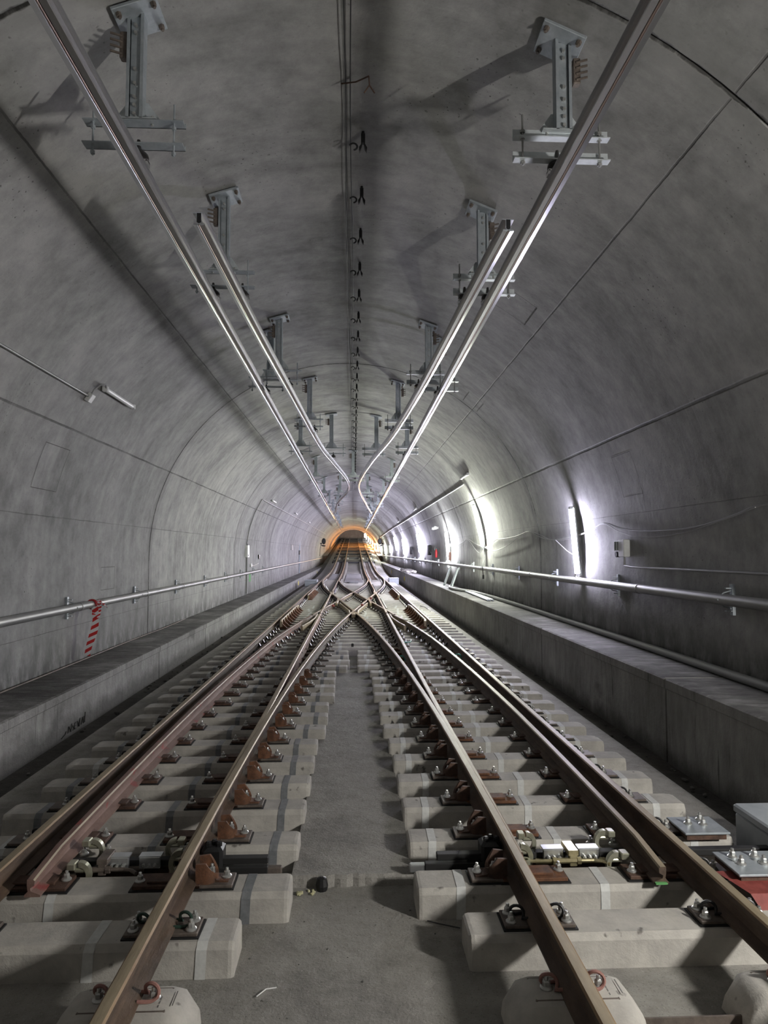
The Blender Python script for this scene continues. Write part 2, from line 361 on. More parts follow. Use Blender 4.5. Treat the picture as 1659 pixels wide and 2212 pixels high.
# far, rising part of the tunnel behind the portal ring, and its end wall
mb = MB(); N2 = 30
def farring(y, lift, R, x0=CX): return [(x0 + R * math.cos(PI - PI * i / N2), y, CZ + lift + R * math.sin(PI - PI * i / N2)) for i in range(N2 + 1)]
r0 = farring(124, 0, 4.32); r1 = farring(124, 0, 4.05); r2 = farring(182, 2.0, 4.05)
def addring(a, b):
    lo = [(a[0][0], a[0][1], -0.3)] + a + [(a[-1][0], a[-1][1], -0.3)]; hi = [(b[0][0], b[0][1], -0.3)] + b + [(b[-1][0], b[-1][1], -0.3)]
    n = len(lo); mb.add(lo + hi, [(i, n + i, n + i + 1, i + 1) for i in range(n - 1)])
addring(r0, r1); addring(r1, r2)
tag(mb.obj('trim_1', M['orangewall'], smooth=40), kind='structure')
mb = MB(); mb.box(-5, 5, 181, 181.3, 0, 11); tag(mb.obj('wall_far', M['orangewall']), kind='structure')

# floor: slab, drains and centre strip
mb = MB()
ysf = [-9, 3, 4.6, 4.6, 20, 55] + [58 + 3 * i for i in range(42)]
def strip(x0, x1, y0, y1, z, mi=0, step=3.0):
    ys = [y0]
    while ys[-1] < y1 - 1e-6: ys.append(min(y1, ys[-1] + step) if ys[-1] >= 54 else min(y1, max(54.0, ys[-1] + step)))
    vs = []
    for y in ys: vs += [(x0, y, z + floor_z(y)), (x1, y, z + floor_z(y))]
    mb.add(vs, [(2 * i, 2 * i + 1, 2 * i + 3, 2 * i + 2) for i in range(len(ys) - 1)], mi)
strip(-3.13, 3.04, -9, 181, 0.0)
strip(-3.75, -3.13, -9, 181, -0.2, 1); strip(3.04, 3.45, -9, 181, -0.09, 1)
strip(-4.5, -3.75, 100, 181, 0.0); strip(3.45, 4.3, 100, 181, 0.0)
mb.add([(-3.13, -9, 0), (-3.13, 55, 0), (-3.13, 55, -0.2), (-3.13, -9, -0.2)], [(0, 1, 2, 3)], 1); mb.add([(3.04, -9, 0), (3.04, 55, 0), (3.04, 55, -0.09), (3.04, -9, -0.09)], [(0, 3, 2, 1)], 1)
tag(mb.obj('floor', [M['floor'], M['ditch']]), kind='structure')
mb = MB()                                   # raised concrete strip between the tracks, with chipped front edge
path = []; xs = [-0.4 + 0.04 * i for i in range(21)]
random.seed(3); fe = [4.66 + random.uniform(-0.012, 0.012) for _ in xs]
vs = [(x, fe[i], -0.02) for i, x in enumerate(xs)] + [(x, fe[i] + 0.012, 0.05) for i, x in enumerate(xs)] + [(x, fe[i] + 0.035, 0.066) for i, x in enumerate(xs)] + [(x, 12.6, 0.066) for x in xs]
n = len(xs); mb.add(vs, [(k * n + i, k * n + i + 1, (k + 1) * n + i + 1, (k + 1) * n + i) for k in range(3) for i in range(n - 1)])
tag(mb.obj('trim_2', M['floor']), kind='structure')

# benches along both walls
def bench(name, xf, xb, zt, zb, sgn, joints):
    mb = MB(); ys = [-9.0]
    for j in joints: ys += [j - 0.02, j - 0.014, j + 0.014, j + 0.02]
    ys += [i * 2.0 for i in range(-4, 63)]; ys = sorted(y for y in set(ys) if -9 <= y <= 122)
    jj = lambda y: any(abs(y - j) < 0.016 for j in joints)
    rings = []
    for y in ys:
        e = 0.03 if jj(y) else 0; wv = 0.012 * math.sin(y * 1.7) + 0.008 * math.sin(y * 4.1)
        s = sgn
        xF = xf + s * (e + 0.0)
        rings.append([(xF + s * wv * 0.3, y, zb), (xF, y, zt - 0.12 - e), (xF - s * 0.015, y, zt - 0.105 - e), (xF - s * 0.015 + s * wv * 0.2, y, zt - 0.015 - e), (xF + s * 0.01, y, zt - e), (xb, y, zt - e * 0.5)])
    k = 6; vs = sum(rings, []); fs = [(a * k + i, a * k + i + 1, (a + 1) * k + i + 1, (a + 1) * k + i) if sgn > 0 else (a * k + i, (a + 1) * k + i, (a + 1) * k + i + 1, a * k + i + 1) for a in range(len(ys) - 1) for i in range(k - 1)]
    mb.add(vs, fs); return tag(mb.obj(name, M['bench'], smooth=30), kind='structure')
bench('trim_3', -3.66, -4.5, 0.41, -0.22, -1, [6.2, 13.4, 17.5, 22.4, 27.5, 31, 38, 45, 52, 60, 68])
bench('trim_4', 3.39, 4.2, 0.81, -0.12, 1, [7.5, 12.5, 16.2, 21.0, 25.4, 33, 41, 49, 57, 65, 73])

# ------------------------------------------------------------ rails
def route_x(Y):                              # centre line of the crossover from the near right track to the far left track
    if Y < 4: return 1.5325
    if Y < 20.5: return 1.5325 - (Y - 4) ** 2 / 320.0
    if Y < 33.5: return -(Y - 27) * 0.10485
    if Y < 50: return -1.5325 + (50 - Y) ** 2 / 320.0
    return -1.5325
G = 0.5325; XI, XO = 1.0, 2.065
# rail cross-section: (u, v) with v=0 at the running surface
RP = [(-0.065, -0.15), (0.065, -0.15), (0.065, -0.138), (0.012, -0.118), (0.008, -0.104), (0.008, -0.05), (0.031, -0.037), (0.033, -0.01), (0.024, -0.0015), (0.0, 0.0), (-0.024, -0.0015), (-0.033, -0.01), (-0.031, -0.037), (-0.008, -0.05), (-0.008, -0.104), (-0.012, -0.118), (-0.065, -0.138)]
RMI = [0, 0, 0, 0, 0, 0, 0, 2, 1, 1, 2, 0, 0, 0, 0, 0, 0]
def rail(name, label, fn, y0, y1, mats=None, step=0.6, cat='rail', taper0=None, zoff=0.0, prof_fn=None, group=None):
    ys = [y0]
    while ys[-1] < y1 - 1e-6: ys.append(min(y1, ys[-1] + step))
    path = [(fn(y), y, 0.345 + floor_z(y) + zoff) for y in ys]
    p0 = Vector(path[0]); path = [tuple(Vector(p) - p0) for p in path]
    pf = RP if prof_fn is None else (lambda i: prof_fn(ys[i]))
    mb = MB(); mb.sweep(path, pf, RMI)
    o = mb.obj(name, mats or [M['rail_side'], M['rail_head'], M['rail_edge']], smooth=28, loc=tuple(p0))
    if cat: tag(o, label, cat, group)
    return o
def slim(side, wf, drop):                    # machined switch blade: head shaved on one side towards the tip
    def g(y):
        w_ = wf(y); d = drop(y); out = []
        for a, b in RP:
            if a * side > 0.008: a2 = side * (0.008 + (abs(a) - 0.008) * w_) if b > -0.06 else a * (0.3 + 0.7 * w_)
            else: a2 = a
            out.append((a2, b - d if b > -0.06 else b))
        return out
    return g
XB = 20.45      # Y where the route rail crosses the inner running rail
# stock rails
rail('stock_rail', 'brown outer running rail of the right track, ochre-edged, beside the right drain', lambda y: XO, 0.9, 180, step=3)
rail('stock_rail', 'brown outer running rail of the left track, nearest the left bench', lambda y: -XO, 0.9, 180, step=3)
rail('stock_rail', 'rusty rail running from bottom right of centre, curving left into the crossing', lambda y: route_x(y) - G, 0.9, 21.35)
rail('stock_rail', 'rusty rail running from bottom left, curving right into the crossing', lambda y: -route_x(y) + G, 0.9, 21.35)
# straight inner rails starting as closed blades
def wcl(y): return max(0.0, min(1.0, (y - 4.6) / 4.0))
for s, nm in ((1, 'right'), (-1, 'left')):
    rail('switch_rail', 'closed switch blade lying against the inner rail of the %s track' % nm,
         lambda y, s=s: s * max(XI, abs(route_x(y)) - G + 0.018 + 0.03 * wcl(y)) if y < 9.5 else s * XI, 4.35, 20.9, [M['rail_side'], M['rail_head'], M['rail_head']] if s > 0 else [M['blade'], M['rail_head'], M['rail_edge']],
         prof_fn=slim(-s if True else s, wcl, lambda y: 0.012 * (1 - wcl(y))))
    rail('running_rail', 'straight inner running rail of the %s track beyond the crossing' % nm, lambda y, s=s: s * XI, 21.15, 32.35)
    rail('running_rail', 'inner rail of the %s track leading up to the far slope' % nm, lambda y, s=s: s * XI, 32.6, 180, step=3)
# open blades of the crossover routes
def opn(y): return 0.2 * max(0.0, 15 - y) / 10.8
def wop(y): return max(0.12, min(1.0, (y - 4.2) / 4.2))
for s, nm in ((1, 'right'), (-1, 'left')):
    rail('switch_rail', 'open switch blade standing clear of the %s outer rail%s' % (nm, ', flank in red primer' if s < 0 else ''),
         lambda y, s=s: s * (route_x(y) + G - opn(y)), 4.2, 20.35, [M['rail_side'], M['rail_head'], M['rail_head']] if s > 0 else [M['blade'], M['blade'], M['rail_head']], step=0.4,
         prof_fn=slim(s, wop, lambda y: 0.02 * (1 - wop(y)) if y > 4.5 else 0.02 + 0.03 * (4.5 - y) / 0.3))
    # diamond pieces
    rail('crossing_rail', 'crossover rail between the %s frog and the middle diamond' % nm, lambda y, s=s: s * (route_x(y) + G), 20.6, 26.45)
    rail('crossing_rail', 'far crossover rail leaving the middle diamond on the %s half' % nm, lambda y, s=s: s * (route_x(y) - G), 26.75, 32.3)
    rail('crossing_rail', 'diamond rail from the near point of the crossing towards the %s obtuse corner' % nm, lambda y, s=s: -s * (route_x(y) - G), 21.5, 26.5)
    rail('crossing_rail', 'diamond rail on the %s from the obtuse corner to the far point' % nm, lambda y, s=s: -s * (route_x(y) + G) if y < 33.5 else 0, 26.7, 31.4)
    rail('switch_rail', 'curved far rail bulging back out to the %s outer rail' % nm, lambda y, s=s: -s * (route_x(y) - G) if True else 0, 32.75, 49.5)
    rail('switch_rail', 'curved far rail sweeping from the far point to the %s inner rail' % nm, lambda y, s=s: -s * (route_x(y) + G), 31.6, 49.5)
# wing and check rails
def bar(name, label, pts, wd, ht, z1, m, cat):
    p0 = Vector(pts[0]); P = [tuple(Vector(p) - p0) for p in pts]
    pr = [(-wd / 2, z1 - ht), (wd / 2, z1 - ht), (wd / 2, z1 - 0.008), (wd / 2 - 0.008, z1), (-wd / 2 + 0.008, z1), (-wd / 2, z1 - 0.008)]
    mb = MB(); mb.sweep(P, pr); return tag(mb.obj(name, m, loc=tuple(p0)), label, cat)
for s, nm in ((1, 'right'), (-1, 'left')):
    # wing rails at the common frogs
    bar('wing_rail', 'short tan wing rail flaring out before the %s frog' % nm, [(s * 1.28, 17.4, 0), (s * 1.17, 18.3, 0), (s * 1.075, 19.6, 0), (s * 1.075, 20.8, 0)], 0.05, 0.13, 0.352, M['rail_head'], 'wing rail')
    bar('wing_rail', 'dark wing rail flaring away beyond the %s frog' % nm, [(s * 1.07, 20.6, 0), (s * 1.17, 20.2, 0), (s * 1.29, 19.2, 0), (s * 1.42, 18.6, 0)], 0.05, 0.13, 0.356, M['rail_side'], 'wing rail')
    bar('wing_rail', 'wing rail beside the far %s frog' % nm, [(s * 0.93, 30.2, 0), (s * 0.93, 32.0, 0), (s * 1.0, 33.3, 0)], 0.05, 0.12, 0.35, M['rail_head'], 'wing rail')
    bar('wing_rail', 'pale check bar inside the near diamond on its %s side' % nm, [(s * 0.12, 21.0, 0), (s * 0.14, 22.0, 0), (s * 0.45, 24.8, 0), (s * 0.5, 25.2, 0)], 0.045, 0.12, 0.35, M['rail_head'], 'wing rail')
    bar('wing_rail', 'check bar inside the far diamond on its %s side' % nm, [(s * 0.46, 27.9, 0), (s * 0.41, 28.3, 0), (s * 0.1, 31.2, 0)], 0.045, 0.12, 0.35, M['rail_head'], 'wing rail')
    bar('knee_rail', 'bent knee casting at the %s obtuse corner of the diamond' % nm, [(s * 0.62, 25.1, 0), (s * 0.6, 26.6, 0), (s * 0.62, 28.1, 0)], 0.07, 0.12, 0.344, M['rail_head'], 'crossing casting')
bar('frog_point', 'solid tan point casting where two rails meet nearest the camera', [(0, 20.6, 0), (0, 21.4, 0)], 0.12, 0.1, 0.343, M['rail_head'], 'crossing casting')
# check rails with tall rusty ribs next to the outer rails
def check_rail(s, y0, y1, label):
    r = empty('check_rail', (s * 1.93, y0, 0.17), 0, label, 'check rail')
    L = y1 - y0
    mb = MB(); fl = 0.05
    mb.sweep([(-s * fl, 0, 0), (0, 0.5, 0), (0, L - 0.5, 0), (-s * fl, L, 0)], [(-0.03, 0.06), (0.03, 0.06), (0.03, 0.19), (0.022, 0.2), (-0.022, 0.2), (-0.03, 0.19)])
    mb.obj('guard_bar', M['rail_head'], r)
    n = int(L / 0.6)
    for i in range(n + 1):
        y = 0.1 + i * (L - 0.2) / n
        mb = MB(); mb.prism([(-0.02, 0.0), (-0.2, 0.0), (-0.19, 0.03), (-0.08, 0.13), (-0.05, 0.19), (-0.02, 0.19)] if s > 0 else [(0.02, 0.0), (0.02, 0.19), (0.05, 0.19), (0.08, 0.13), (0.19, 0.03), (0.2, 0.0)], (-0.04, 0.04))
        mb.box(-0.22 if s > 0 else -0.06, 0.06 if s > 0 else 0.22, -0.09, 0.09, 0, 0.02)
        mb.obj('support_rib', M['rust'], r, (0, y, 0))
check_rail(1, 18.3, 24.0, 'ribbed rust-orange check rail inside the right outer rail, the nearer one')
check_rail(1, 29.2, 34.6, 'ribbed rust-brown check rail inside the right outer rail, the farther one')
check_rail(-1, 18.3, 24.0, 'ribbed rust-orange check rail inside the left outer rail, the nearer one')
check_rail(-1, 29.2, 34.6, 'ribbed rust-brown check rail inside the left outer rail, the farther one')

# ------------------------------------------------------------ sleepers with their fastenings
def sleeper_mesh(x0, x1, W=0.27, ht=0.17, round_=(0.03, 0.03)):
    # cross-section (y, z) chamfered; ends rounded in plan
    mb = MB(); h = W / 2
    sec = lambda k: [(-h * k - 0.01 * k, 0.0), (-h * k, ht * 0.8), (-h * k + 0.022, ht), (h * k - 0.022, ht), (h * k, ht * 0.8), (h * k + 0.01 * k, 0.0)]
    st = []
    for d, k, z in ((0, 0.90, -0.01), (0.4, 0.97, -0.003), (1.0, 1.0, 0)): st.append((x0 + d * round_[0], k, z))
    for d, k, z in ((1.0, 1.0, 0), (0.4, 0.97, -0.003), (0, 0.90, -0.01)): st.append((x1 - d * round_[1], k, z))
    vs = []
    for x, k, dz in st: vs += [(x, a, b + (dz if b > 0.05 else 0)) for a, b in sec(k)]
    n = 6; fs = [tuple(range(n)), tuple(range(len(vs) - 1, len(vs) - 1 - n, -1))]
    for a in range(len(st) - 1):
        for i in range(n): j = (i + 1) % n; fs.append((a * n + i, (a + 1) * n + i, (a + 1) * n + j, a * n + j))
    mb.add(vs, fs); return mb
def tape_mesh(W=0.27, ht=0.17, wd=0.055):
    h = W / 2; o = 0.0025; mb = MB()
    pts = [(-h - 0.012 - o, 0.0), (-h - o, ht * 0.8 + o), (-h + 0.022, ht + o), (h - 0.022, ht + o), (h + o, ht * 0.8 + o)]
    for i in range(len(pts) - 1):
        a, b = pts[i], pts[i + 1]; sk = 0.004 * i
        mb.add([(-wd / 2 + sk, a[0], a[1]), (wd / 2 + sk, a[0], a[1]), (wd / 2 + sk + 0.004, b[0], b[1]), (-wd / 2 + sk + 0.004, b[0], b[1])], [(0, 1, 2, 3)])
    return mb
def bolt_mb(mb=None, x=0, y=0, z=0, s=1.0, mi=0, sq=True):
    mb = mb or MB(); M_ = Matrix.Translation((x, y, z)) @ Matrix.Scale(s, 4)
    mb.lathe([(0.03, 0), (0.03, 0.006), (0.024, 0.012), (0.018, 0.014)], 12, mi, M_)
    mb.lathe([(0.0185, 0.014), (0.0185, 0.032), (0.014, 0.037)], 6, mi, M_)
    mb.lathe([(0.010, 0.036), (0.010, 0.05), (0.008, 0.053)], 8, mi, M_)
    return mb
ME_BOLT = bolt_mb().mesh('bolt', M['bolt'], 35)
mb = MB(); mb.cbox(-0.19, 0.19, -0.085, 0.085, 0.008, 0.026, 0.003, 0); mb.box(-0.2, 0.2, -0.095, 0.095, 0, 0.008, 1)
ME_PLATE = mb.mesh('base_plate', [M['plate'], M['pad']])
mb = MB(); mb.cbox(-0.2, 0.2, -0.085, 0.085, 0.008, 0.03, 0.003, 0); mb.cbox(-0.15, 0.12, -0.05, 0.06, 0.03, 0.045, 0.003, 0); mb.box(-0.215, 0.215, -0.1, 0.1, 0, 0.008, 1)
ME_SLIDE = mb.mesh('slide_plate', [M['rust'], M['pad']])
ME_SLIDED = mb.mesh('slide_plate', [M['rustdark'], M['pad']])
def brace_mb():                              # curved rail brace: a thick U-shaped wall holding two bolts, open towards the rail
    mb = MB(); pts = []
    for i in range(13):
        a = -PI / 2 + PI * i / 12; pts.append((0.06 + 0.055 * math.cos(a), 0.066 * math.sin(a)))
    pts = [(0.0, -0.06)] + pts + [(0.0, 0.06)]
    hts = [0.12] + [0.125 - 0.08 * math.sin(PI * i / 12) for i in range(13)] + [0.12]
    n = len(pts); vs = []
    for (x, y), h_ in zip(pts, hts):
        k = math.hypot(x - 0.06, y) or 1; ix, iy = ((x - 0.06) / k * 0.009, y / k * 0.009) if x > 0.06 else (0, math.copysign(0.009, y))
        vs += [(x + ix, y + iy, 0.0), (x + ix, y + iy, h_), (x - ix, y - iy, h_), (x - ix, y - iy, 0.0)]
    mb.add(vs, [(a * 4 + i, (a + 1) * 4 + i, (a + 1) * 4 + (i + 1) % 4, a * 4 + (i + 1) % 4) for a in range(n - 1) for i in range(4)])
    mb.box(0.0, 0.09, -0.055, 0.055, 0.0, 0.035); mb.prism([(0.09, 0), (0.19, 0), (0.19, 0.012), (0.12, 0.02), (0.09, 0.05)], (-0.045, 0.045))
    return mb
ME_BRACE = brace_mb().mesh('rail_brace', M['rust'], 40); ME_BRACE_SHADE = brace_mb().mesh('rail_brace', M['rustdark'], 40)
def clip_mb():                               # sprung loop clip
    mb = MB(); pts = []
    for i in range(15):
        t = i / 14; a = -0.6 * PI + 1.9 * PI * t
        pts.append((0.055 + 0.034 * math.cos(a), -0.03 + 0.06 * t, 0.035 + 0.03 * math.sin(a)))
    mb.tube([(0.0, -0.035, 0.01)] + pts + [(0.0, 0.035, 0.012)], 0.0085, 7); return mb
cm = clip_mb(); ME_CLIP = cm.mesh('spring_clip', M['green'], 50); ME_CLIPP = cm.mesh('spring_clip', M['pink'], 50); ME_CLIPB = cm.mesh('spring_clip', M['black'], 50)
def far_fast_mb():
    mb = MB(); mb.box(-0.19, 0.19, -0.08, 0.08, 0, 0.03, 0)
    for s in (-1, 1):
        mb.lathe([(0.028, 0.03), (0.02, 0.05), (0.012, 0.075)], 7, 1, Matrix.Translation((s * 0.155, 0, 0)))
        mb.prism([(s * 0.07, 0.03), (s * 0.12, 0.03), (s * 0.085, 0.085), (s * 0.06, 0.085)][::s], (-0.05, 0.05), 2)
    return mb
ME_FAR = far_fast_mb().mesh('rail_fastening', [M['plate'], M['bolt'], M['black']], 30)
ME_TAPE = tape_mesh().mesh('tape_strip', M['tape']); ME_TAPED = tape_mesh().mesh('tape_strip', M['tapedark'])
TZ = 0.17
def plate_with(parent, me, x, y, z, bolts=(), extra=(), flip=1, name=None):
    p = link(name or me.name.split('.')[0], me, parent, (x, y, z), (0, 0, 0 if flip > 0 else PI))
    for bx, by, bz in bolts: link('bolt', ME_BOLT, p, (bx, by, bz))
    for nm, m_, loc, rz in extra: link(nm, m_, p, loc, (0, 0, rz))
    return p
ROWS = [3.86, 4.38, 5.04, 5.69] + [6.30 + 0.612 * i for i in range(14)]
rnd = random.Random(11)
def near_sleeper(s, i, Y):
    side = 'right' if s > 0 else 'left'
    if i == 0: xi, xo = 0.61, 2.62
    elif Y < 11.9: xi, xo = (0.385 if Y < 7.9 else 0.33) + rnd.uniform(-0.015, 0.015) - (0.05 if Y > 9.5 else 0), 2.68 + rnd.uniform(-0.03, 0.03)
    else: xi, xo = 0.085 + rnd.uniform(-0.02, 0.02), 2.66 + rnd.uniform(-0.03, 0.03)
    xm = (xi + xo) / 2; L = xo - xi
    r = sleeper_mesh(-L / 2, L / 2, round_=(0.03, 0.07) if s > 0 else (0.07, 0.03)).obj('sleeper', M['sleeper'], loc=(s * xm, Y, 0))
    what = {0: 'short pale concrete sleeper under the %s track, nearest whole one', 1: 'concrete sleeper under the %s track right in front of the switch rods', 2: 'concrete sleeper under the %s track just behind the switch rods'}.get(i)
    tag(r, (what % side) if what else 'taped concrete sleeper under the %s track, %s from the camera' % (side, nth(i + 1)), 'sleeper', 'concrete sleepers under the near %s track' % side)
    off = lambda x: s * x - s * xm
    xin = route_x(Y) - G; xop = route_x(Y) + G - opn(Y); near = Y < 9
    if i == 0:
        for x in (XI, XO):
            for fl in (-1, 1):
                pass
            p = link('base_plate', ME_PLATE, r, (off(x), 0, TZ))
            for fl in (-1, 1):
                link('spring_clip', ME_CLIP if s < 0 else ME_CLIPB, p, (fl * 0.055, 0, 0.026), (0, 0, 0 if fl > 0 else PI))
                for by in (-0.045, 0.045): link('bolt', ME_BOLT, p, (fl * 0.15, by, 0.026))
        for x, m_ in ((0.78, ME_TAPE), (1.35, ME_TAPE)) if s < 0 else (): link('tape_strip', m_, r, (off(x), 0, 0))
        return
    br = ME_BRACE if s < 0 else ME_BRACE_SHADE; sl = ME_SLIDED if s < 0 else ME_SLIDE  # right braces take the dark rust, their shade put into the colour
    # plate under the inner pair of rails, brace and bolts on the side of the tunnel axis
    p = link('slide_plate', sl, r, (off(xin + 0.11), 0, TZ), (0, 0, 0 if s > 0 else PI))
    link('bolt', ME_BOLT, p, (0.17, 0.02, 0.03))
    p = link('base_plate', ME_PLATE, r, (off(xin - 0.09), 0, TZ), (0, 0, PI if s > 0 else 0))
    if Y < 11.5:
        b_ = link('rail_brace', br, p, (-0.03, 0, 0.02))
        link('bolt', ME_BOLT, p, (0.02, -0.02, 0.055)); link('bolt', ME_BOLT, p, (0.05, 0.022, 0.055)); link('bolt', ME_BOLT, p, (0.145, 0.0, 0.04))
    else:
        link('spring_clip', ME_CLIPB, p, (0.0, 0, 0.026)); link('bolt', ME_BOLT, p, (0.1, 0, 0.026))
    # plates under the open blade and outer rail
    p = link('slide_plate', ME_SLIDED, r, (off(XO - 0.17 - (0.0 if Y < 9 else (XO - xop) * 0.5)), 0, TZ), (0, 0, PI if s > 0 else 0)); link('bolt', ME_BOLT, p, (0.165, 0.02, 0.03))
    p = link('base_plate', ME_PLATE, r, (off(XO + 0.1), 0, TZ)); link('bolt', ME_BOLT, p, (s * 0.09, 0, 0.026)); link('spring_clip', ME_CLIPB, p, (s * -0.03, 0, 0.026), (0, 0, 0 if s > 0 else PI))
    if Y > 10.5:
        p = link('base_plate', ME_PLATE, r, (off(xop), 0, TZ + 0.001)); link('bolt', ME_BOLT, p, (0.15, 0, 0.026)); link('bolt', ME_BOLT, p, (-0.15, 0, 0.026))
    ts = [xi + 0.19, 1.42, 2.38]
    if i == 1: ts = [0.6, 1.52] if s > 0 else [0.62, 1.72]
    for x in ts:
        if x > xo - 0.1: continue
        m_ = ME_TAPE if (s > 0 or rnd.random() < 0.12) else ME_TAPED
        link('tape_strip', m_, r, (off(x + rnd.uniform(-0.05, 0.05)), 0, 0))
for s in (1, -1):
    for i, Y in enumerate(ROWS): near_sleeper(s, i, Y)
# full-width sleepers below the crossing
YF = ROWS[-1] + 0.612; k = 0
me_long = [sleeper_mesh(-2.68, 2.68).mesh('sleeper', M['sleeper'], 25), sleeper_mesh(-2.63, 2.71).mesh('sleeper', M['sleeper'], 25)]
mb = MB()
ME_TAPEF = tape_mesh(wd=0.07).mesh('tape_strip', M['tape'])
while YF < 50:
    k += 1
    r = link('sleeper', me_long[k % 2], None, (0, YF, 0)); tag(r, 'full-width pale sleeper beneath the crossover, %s row beyond the gap between the tracks' % nth(k), 'sleeper', 'full-width sleepers beneath the crossover')
    xs = {round(x, 3) for x in (XI, -XI, XO, -XO)}
    for a in (route_x(YF) - G, route_x(YF) + G): xs |= {round(a, 3), round(-a, 3)}
    xs = sorted(xs); keep = []
    for x in xs:
        if not keep or x - keep[-1] > 0.17: keep.append(x)
    for x in keep: link('rail_fastening', ME_FAR, r, (x, 0, TZ))
    if YF < 26:
        for x in (-2.3, -1.5, -0.35, 0.35, 1.5, 2.3): link('tape_strip', ME_TAPEF, r, (x + rnd.uniform(-0.08, 0.08), 0, 0))
    YF += 0.612
# twin-block sleepers of the plain track in front of the switch
def block_mb():
    mb = MB(); n = 10; vs = []; secs = []
    for t in range(n + 1):
        x = -0.3 + 0.6 * t / n; e = max(0.0, (abs(x) - 0.2) / 0.1); sh = 1 - 0.22 * e * e; top = 0.2 - 0.09 * e * e
        secs.append([(x, -0.155 * sh - 0.03, -0.02), (x, -0.14 * sh, top * 0.7), (x, -0.11 * sh, top * 0.94), (x, -0.07 * sh, top), (x, 0.07 * sh, top), (x, 0.11 * sh, top * 0.94), (x, 0.14 * sh, top * 0.7), (x, 0.155 * sh + 0.03, -0.02)])
    vs = sum(secs, []); m_ = 8
    fs = [(a * m_ + i, (a + 1) * m_ + i, (a + 1) * m_ + i + 1, a * m_ + i + 1) for a in range(n) for i in range(m_ - 1)] + [tuple(range(m_)), tuple(range(len(vs) - 1, len(vs) - 1 - m_, -1))]
    mb.add(vs, fs); return mb
ME_BLOCK = block_mb().mesh('concrete_block', M['sleeper'], 40)
mb = MB(); mb.box(-0.28, 0.28, -0.04, -0.03, 0.0, 0.08); mb.box(-0.28, 0.28, -0.04, 0.05, 0.0, 0.01); ME_TIE = mb.mesh('tie_bar', M['plate'])
mb = MB(); [mb.box(0.13 + 0.0 * i, 0.135, -0.06 + 0.025 * i, -0.045 + 0.03 * i, 0.2, 0.2012) for i in range(3)]; mb.box(0.19, 0.195, -0.05, 0.05, 0.2, 0.2012); ME_MARK = mb.mesh('stencil_mark', M['stencil'])
def twin(s, Y, lab, full=True):
    r = empty('twin_block_sleeper', (s * 1.5325, Y, 0), 0, lab, 'sleeper')
    for x in (-G, G):
        b_ = link('concrete_block', ME_BLOCK, r, (x, 0, 0))
        if full:
            p = link('base_plate', ME_PLATE, b_, (0, 0, 0.172 + 0.0))
            for fl in (-1, 1):
                link('spring_clip', ME_CLIPP, b_, (fl * 0.055, 0, 0.2), (0, 0, 0 if fl > 0 else PI)); link('bolt', ME_BOLT, b_, (fl * 0.12, 0, 0.2))
            link('stencil_mark', ME_MARK, b_, (0.02, 0, 0.0))
    link('tie_bar', ME_TIE, r)
for s in (1, -1):
    twin(s, 3.24, 'rounded twin-block sleeper under the %s track at the bottom edge' % ('right' if s > 0 else 'left'))
    twin(s, 2.63, 'twin-block sleeper under the %s track, mostly below the picture edge' % ('right' if s > 0 else 'left'))
Y = 50.6; k = 0
mb = MB()
for x in (-G, G): mb.cbox(x - 0.32, x + 0.32, -0.14, 0.14, 0, 0.17, 0.02, 0); mb.box(x - 0.18, x + 0.18, -0.08, 0.08, 0.17, 0.2, 1)
mb.box(-0.3, 0.3, -0.03, 0.03, 0.03, 0.08, 1); ME_TWF = mb.mesh('twin_block_sleeper', [M['sleeper'], M['plate']])
while Y < 100:
    k += 1
    for s, nm in ((1, 'right'), (-1, 'left')):
        tag(link('twin_block_sleeper', ME_TWF, None, (s * 1.5325, Y, floor_z(Y))), 'distant twin-block sleeper of the %s track, %s row past the crossover' % (nm, nth(k)), 'sleeper', 'distant twin-block sleepers')
    Y += 0.75

# ------------------------------------------------------------ switch rods between the near sleepers
def c_bracket(zinc='zinc'):
    mb = MB(); pts = []
    for i in range(15):
        a = -0.42 * PI + 0.95 * PI * i / 14; pts.append((0.06 * math.cos(a), 0.07 * math.sin(a)))
    n = len(pts); vs = []
    for (x, z) in pts:
        for (dy, k) in ((-0.02, 1.25), (0.02, 1.25), (0.02, 0.75), (-0.02, 0.75)): vs.append((x * k, dy, z * k))
    fs = [(a * 4 + i, (a + 1) * 4 + i, (a + 1) * 4 + (i + 1) % 4, a * 4 + (i + 1) % 4) for a in range(n - 1) for i in range(4)] + [(0, 1, 2, 3), (n * 4 - 1, n * 4 - 2, n * 4 - 3, n * 4 - 4)]
    mb.add(vs, fs); mb.cyl((-0.03, 0, 0.03), (0.05, 0, 0.03), 0.016, 10); mb.cbox(-0.075, -0.02, -0.04, 0.04, 0.04, 0.085, 0.006)
    return mb
CB = c_bracket()
